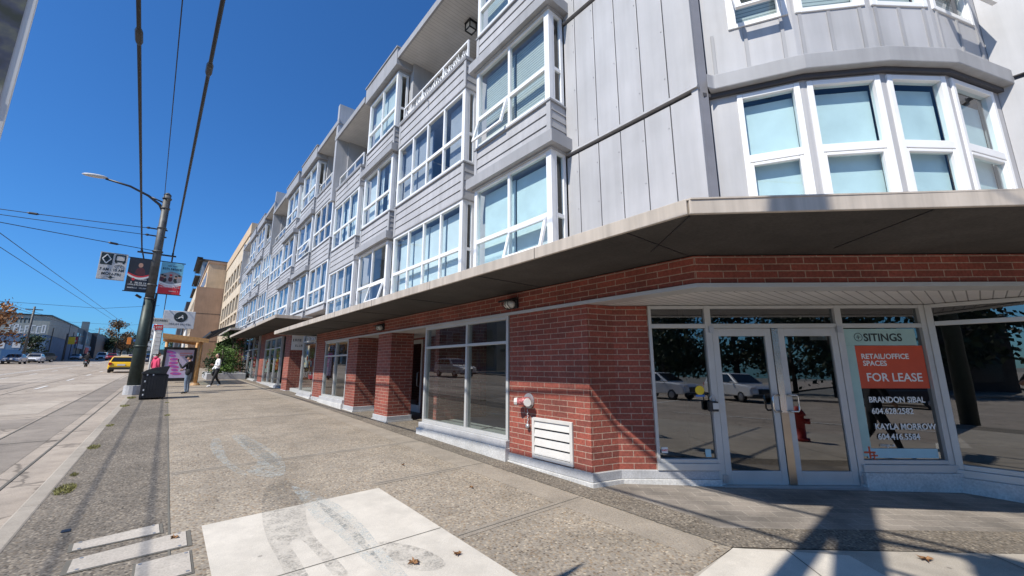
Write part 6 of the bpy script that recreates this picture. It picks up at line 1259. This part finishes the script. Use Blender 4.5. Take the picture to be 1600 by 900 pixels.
def tree(x, y, h, r, mat, label, n=2600, leaf=0.28, seed=1, crown0=0.32, name='tree', group=None, cone=False):
    rr = random.Random(seed); z = gz(x,y); o = tag(empty(name,(x,y,z)),label,name.replace('_',' '),group)
    t = MB(); t.tube([(x,y,z-0.2),(x+rr.uniform(-.1,.1)*h*0.2,y,z+h*0.3),(x+rr.uniform(-.1,.1)*h*0.3,y,z+h*0.8)],[h*0.024,h*0.018,h*0.006],8)
    tips = []
    for k in range(18):
        a = rr.uniform(0,2*math.pi); f = rr.uniform(crown0,0.95); L = r*(rr.uniform(0.55,1.0))*(math.sqrt(max(0.05,1-((f-0.55)/0.5)**2)) if not cone else (1.05-f)*1.3); zz = z+h*f
        p0 = Vector((x,y,z+h*max(0.2,f-0.18))); p1 = Vector((x+L*math.cos(a),y+L*math.sin(a),zz)); t.tube([p0,p0.lerp(p1,0.5)+Vector((0,0,0.05*h)),p1],[h*0.009,h*0.006,h*0.002],5); tips += [p1,p0.lerp(p1,0.6)+Vector((0,0,0.04*h))]
    t.build('trunk', MT['bark'], o, smooth=True, uv=False)
    c = MB(); sz = r*0.34
    for k in range(n):
        p = tips[rr.randrange(len(tips))]; d = Vector((rr.gauss(0,1),rr.gauss(0,1),rr.gauss(0,0.75)))*sz*0.55; q = p+d; s = leaf*rr.uniform(0.5,1.2)
        u = Vector((rr.gauss(0,1),rr.gauss(0,1),rr.gauss(0,1))).normalized(); v = u.orthogonal().normalized(); wv = u.cross(v)
        c.add([q-v*s*0.5,q+wv*s*0.32,q+v*s*0.5,q-wv*s*0.32],[(0,1,2,3)])
    c.build('crown', MT[mat], o, uv=False); return o
tree(-19.9,92,9.6,3.0,'leaf_orange','orange leaved autumn tree at the left edge across the road',1500,0.5,3)
for i,(x,y,l) in enumerate(((-22.5,-1,'dark tree mirrored left in the right corner window'),(-21.5,6,'dark tree mirrored right in the right corner window'))): tree(x,y,6.5,2.6,'leaf_dark',l,1500,0.5,70+i)
tree(-19.0,113,4.6,2.0,'leaf_dark','small dark green tree before the mural wall',1500,0.36,4)
for i,(x,y,h,r,m,l) in enumerate(((-16.3,228,15,4.2,'leaf_brown','tall brown tree above the dark shops at the far left'),(-15.8,250,11,4,'leaf_brown','rounder brown tree right of the tall brown tree'),(-15.6,285,11,4.5,'leaf_dark','dark tree farther up the left pavement'),(-14.6,330,10,5,'leaf_dark','last dark tree where the road meets the sky'),(1.0,270,9,4.5,'leaf_dark','dark tree at the far right end of the street'),(-17.5,205,9,3.5,'leaf_dark','dark tree in front of the wing beyond the turret'))): tree(x,y,h,r,m,l,1500,0.8,20+i)
tree(2.9,33.6,2.6,0.95,'leaf_fresh','bright green leafy shrub beside the bus shelter',2200,0.13,7,0.15,'shrub'); tree(3.6,36.0,3.6,1.2,'leaf_green','taller dark green shrub behind the bright shrub',2000,0.16,8,0.15,'shrub')
tree(2.5,34.6,1.5,0.7,'leaf_dark','low dark plant at the foot of the bright shrub',900,0.13,9,0.1,'shrub')
pl = tag(empty('planter',(3.1,34.6,gz(0,34))),'low concrete planter holding the shrubs beside the shelter','planter'); MB().prism([(2.1,32.9),(4.25,32.9),(4.25,37),(2.1,37)],lambda x,y: gz(x,y)-0.05,lambda x,y: gz(x,y)+0.4).build('planter_wall', MT['sillc'], pl, bevel=0.02)
# dark trees of the opposite corner, seen mirrored in the corner glass
spots = [(-9,-31),(-16,-34),(-3,-33),(-23,-30),(4,-34),(-30,-36),(11,-33),(-38,-32),(18,-35),(-13,-40),(0,-42),(-27,-42),(26,-33),(34,-36),(-46,-36)]
for i,(x,y) in enumerate(spots): tree(x,y,8.5+(i*37%5)*0.8,4.4,'leaf_dark','dense dark tree mirrored in the corner glass',3600,0.48,40+i,0.18,'tree','dark trees mirrored in the corner glass')
hl = MB(); rr = random.Random(2); P = []
for k in range(61): x = -900+k*30; P.append((x, 1500, gz(0,1500)+4+10*abs(math.sin(k*0.37))+rr.uniform(0,5)))
for k in range(60): a,b_ = P[k],P[k+1]; hl.add([(a[0],1500,20),(b_[0],1500,20),(b_[0],1650,20),(a[0],1650,20),a,b_,(b_[0],1600,b_[2]*0.98),(a[0],1600,a[2]*0.98)],[(0,1,5,4),(4,5,6,7),(1,2,6,5),(3,0,4,7),(2,3,7,6)])
structure(hl.build('hills', plain('far_wooded_hill',(0.06,0.08,0.08),0.9,var=0.3,scale=0.02), uv=False))
# grass in the kerb joint, moss tufts, leaves, utility lids
gr = MB(); rr = random.Random(6)
def tuft(x,y,r,n,h):
    for k in range(n):
        a = rr.uniform(0,6.28); d = r*math.sqrt(rr.random()); px_,py_ = x+d*math.cos(a)*0.55,y+d*math.sin(a)*1.6; z = gz(px_,py_)+0.002; hh = h*rr.uniform(0.4,1.1); b_ = rr.uniform(0,6.28); wv = Vector((math.cos(b_),math.sin(b_),0))*0.004; l_ = Vector((rr.gauss(0,0.5)*hh,rr.gauss(0,0.5)*hh,hh*0.7))
        p = Vector((px_,py_,z)); gr.add([p-wv,p+wv,p+l_*0.6+wv*0.7,p+l_,p+l_*0.6-wv*0.7],[(0,1,2,3,4)])
for (x,y,r,n,h) in ((-0.72,7.3,0.16,520,0.04),(-0.74,8.1,0.07,120,0.03),(-0.76,10.2,0.14,260,0.035),(-0.78,13,0.12,160,0.035),(-0.8,17.5,0.2,300,0.05),(-0.8,20.5,0.22,420,0.07),(0.2,14.3,0.11,160,0.03),(0.2,18,0.10,100,0.03),(-0.78,24,0.2,200,0.06)): tuft(x,y,r,n,h)
g_ = gr.build('grass', leafmat('dry_grass',(0.20,0.19,0.06)), None, uv=False); g_['kind'] = 'stuff'
def lid(poly, label):
    c = Vector((sum(p[0] for p in poly)/4, sum(p[1] for p in poly)/4)); o = tag(empty('utility_cover',(c.x,c.y,gz(0,c.y))),label,'utility cover'); big = [tuple(c+(Vector(p)-c)*1.10) for p in poly]
    MB().sheet(big,0.0045).build('cover_rim', MT['joint'], o, uv=False); MB().prism(poly,lambda x,y: gz(x,y)-0.02,lambda x,y: gz(x,y)+0.010).build('cover_slab', MT['slabworn'], o, uv=False); q = MB()
    for p in poly: r_ = c+(Vector(p)-c)*0.86; q.tube([(r_.x,r_.y,gz(0,r_.y)+0.010),(r_.x,r_.y,gz(0,r_.y)+0.013)],0.012,8)
    q.build('cover_bolts', MT['steel'], o, uv=False)
MT['slabworn'] = concrete('worn_cover',(0.50,0.45,0.39),0.3,60)
lid([(-0.39,5.06),(0.15,5.08),(0.14,5.33),(-0.40,5.24)],'narrow pale concrete utility cover farther from the camera'); lid([(-0.36,4.60),(0.33,4.62),(0.33,4.98),(-0.36,4.86)],'wider pale concrete utility cover in the middle at the kerb'); lid([(0.02,4.05),(0.34,4.06),(0.34,4.48),(0.02,4.46)],'nearest pale concrete utility cover at the bottom of the frame')
q = MB(); q.sheet([(-0.53,5.62),(-0.47,5.62),(-0.47,5.70),(-0.53,5.70)],0.006); o = q.build('drain_plate', MT['black'], None, uv=False); tag(o,'tiny black iron plate set in the dark pebbled strip','utility cover')
def leaf(x,y,s,a,label):
    m = MB(); pts = []
    for k in range(14): r_ = s*(1.0 if k%2 == 0 else 0.42)*(1.2 if k == 0 else 1); an = a+k*2*math.pi/14; pts.append((x+r_*math.cos(an),y+r_*math.sin(an),gz(x,y)+0.012+0.012*((k*7)%3)))
    m.add([(x,y,gz(x,y)+0.012)]+pts,[(0,1+k,1+(k+1)%14) for k in range(14)]); o = m.build('fallen_leaf', MT['deadleaf'], None, uv=False); tag(o,label,'leaf','fallen leaves on the pavement')
MT['deadleaf'] = plain('dry_leaf',(0.22,0.11,0.045),0.8,var=0.4,scale=30)
for (x,y,s,a,l) in ((1.68,3.15,0.055,0.4,'brown maple leaf lying on the dark oval patch of the pale slab'),(2.02,3.05,0.04,1.4,'small brown leaf on the pale slab right of the dark oval patch'),(2.9,5.9,0.03,2.1,'tiny dry leaf on the pebbled walk near the shop window'),(5.0,0.55,0.06,0.9,'dark leaf lying in the pole shadow'),(3.1,4.4,0.03,0.2,'tiny leaf beside the walk joint'),(0.25,4.85,0.035,1.0,'small leaf beside the utility covers')): leaf(x,y,s,a,l)
# worn painting on the pavement
def wornpaint(name, c, amt):
    m = bpy.data.materials.new(name); m.use_nodes = True; nt = m.node_tree; nt.nodes.clear(); out = nt.nodes.new('ShaderNodeOutputMaterial'); mx = nt.nodes.new('ShaderNodeMixShader'); d = N(nt,'ShaderNodeBsdfDiffuse'); d.inputs['Color'].default_value = (*c,1); t = nt.nodes.new('ShaderNodeBsdfTransparent')
    f = ramp(nt, noisef(nt, 55, 4), [(0.35,(0,0,0)),(0.62,(amt,)*3)]); f2 = ramp(nt, noisef(nt, 9, 6, rough=0.7), [(0.40,(0.05,)*3),(0.60,(1,1,1))])
    nt.links.new(mixc(nt,f,f2,1.0,'MULTIPLY'), mx.inputs[0]); nt.links.new(t.outputs[0], mx.inputs[1]); nt.links.new(d.outputs[0], mx.inputs[2]); nt.links.new(mx.outputs[0], out.inputs[0]); return m
PP = tag(empty('pavement_painting',(1.3,5,gz(0,5))),'faded grey and white painting of leafy shapes worn into the pavement','painting')
mp_ = wornpaint('worn_pale_paint',(0.50,0.54,0.53),0.62); md_ = wornpaint('worn_grey_paint',(0.16,0.155,0.145),0.42)
def blob(pts, dz, mat, nm):
    n = len(pts); out = []
    for i in range(n):
        p0,p1,p2,p3 = [Vector(pts[(i+k-1)%n]) for k in range(4)]
        for t in (0,0.33,0.66): out.append(tuple(0.5*((2*p1)+(-p0+p2)*t+(2*p0-5*p1+4*p2-p3)*t*t+(-p0+3*p1-3*p2+p3)*t**3)))
    MB().sheet(out,dz).build(nm, mat, PP, uv=False)
blob([(1.18,9.99),(1.38,10.01),(1.52,8.76),(1.59,7.51),(1.48,6.67),(1.36,6.37),(1.18,6.47),(1.04,6.92),(1.25,7.42),(1.22,8.35)],0.0074,mp_,'painted_leaf'); blob([(1.25,9.62),(1.37,9.53),(1.48,8.34),(1.5,7.33),(1.44,6.82),(1.38,7.05),(1.31,8.11)],0.0080,md_,'painted_vein')
blob([(0.83,9.63),(0.97,9.9),(0.93,8.57),(0.93,7.66),(1.03,6.78),(0.94,6.81),(0.82,7.75),(0.77,8.69)],0.0075,mp_,'painted_leaf')
blob([(1.22,6.12),(1.37,6.18),(1.41,5.75),(1.37,5.14),(1.26,4.64),(1.21,4.16),(1.23,3.67),(1.23,3.29),(1.14,3.37),(1.13,3.75),(1.1,4.14),(1.01,4.13),(1.0,3.72),(0.98,3.2),(0.88,3.2),(0.87,3.95),(0.88,4.47),(0.95,5.11),(1.06,5.72)],0.0076,md_,'painted_stem')
blob([(1.38,5.84),(1.52,5.37),(1.63,4.8),(1.64,4.15),(1.59,3.59),(1.56,3.0),(1.45,2.9),(1.42,3.13),(1.39,3.56),(1.38,4.08),(1.32,4.49),(1.34,5.03)],0.0077,mp_,'painted_leaf'); blob([(1.47,5.1),(1.53,4.7),(1.56,4.2),(1.52,3.6),(1.48,3.3),(1.46,3.7),(1.47,4.2),(1.45,4.7)],0.0082,md_,'painted_vein'); blob([(1.61,3.68),(1.73,3.56),(1.85,3.33),(1.89,3.1),(1.86,2.97),(1.76,2.95),(1.63,3.06),(1.58,3.25),(1.58,3.45)],0.0078,md_,'painted_patch')
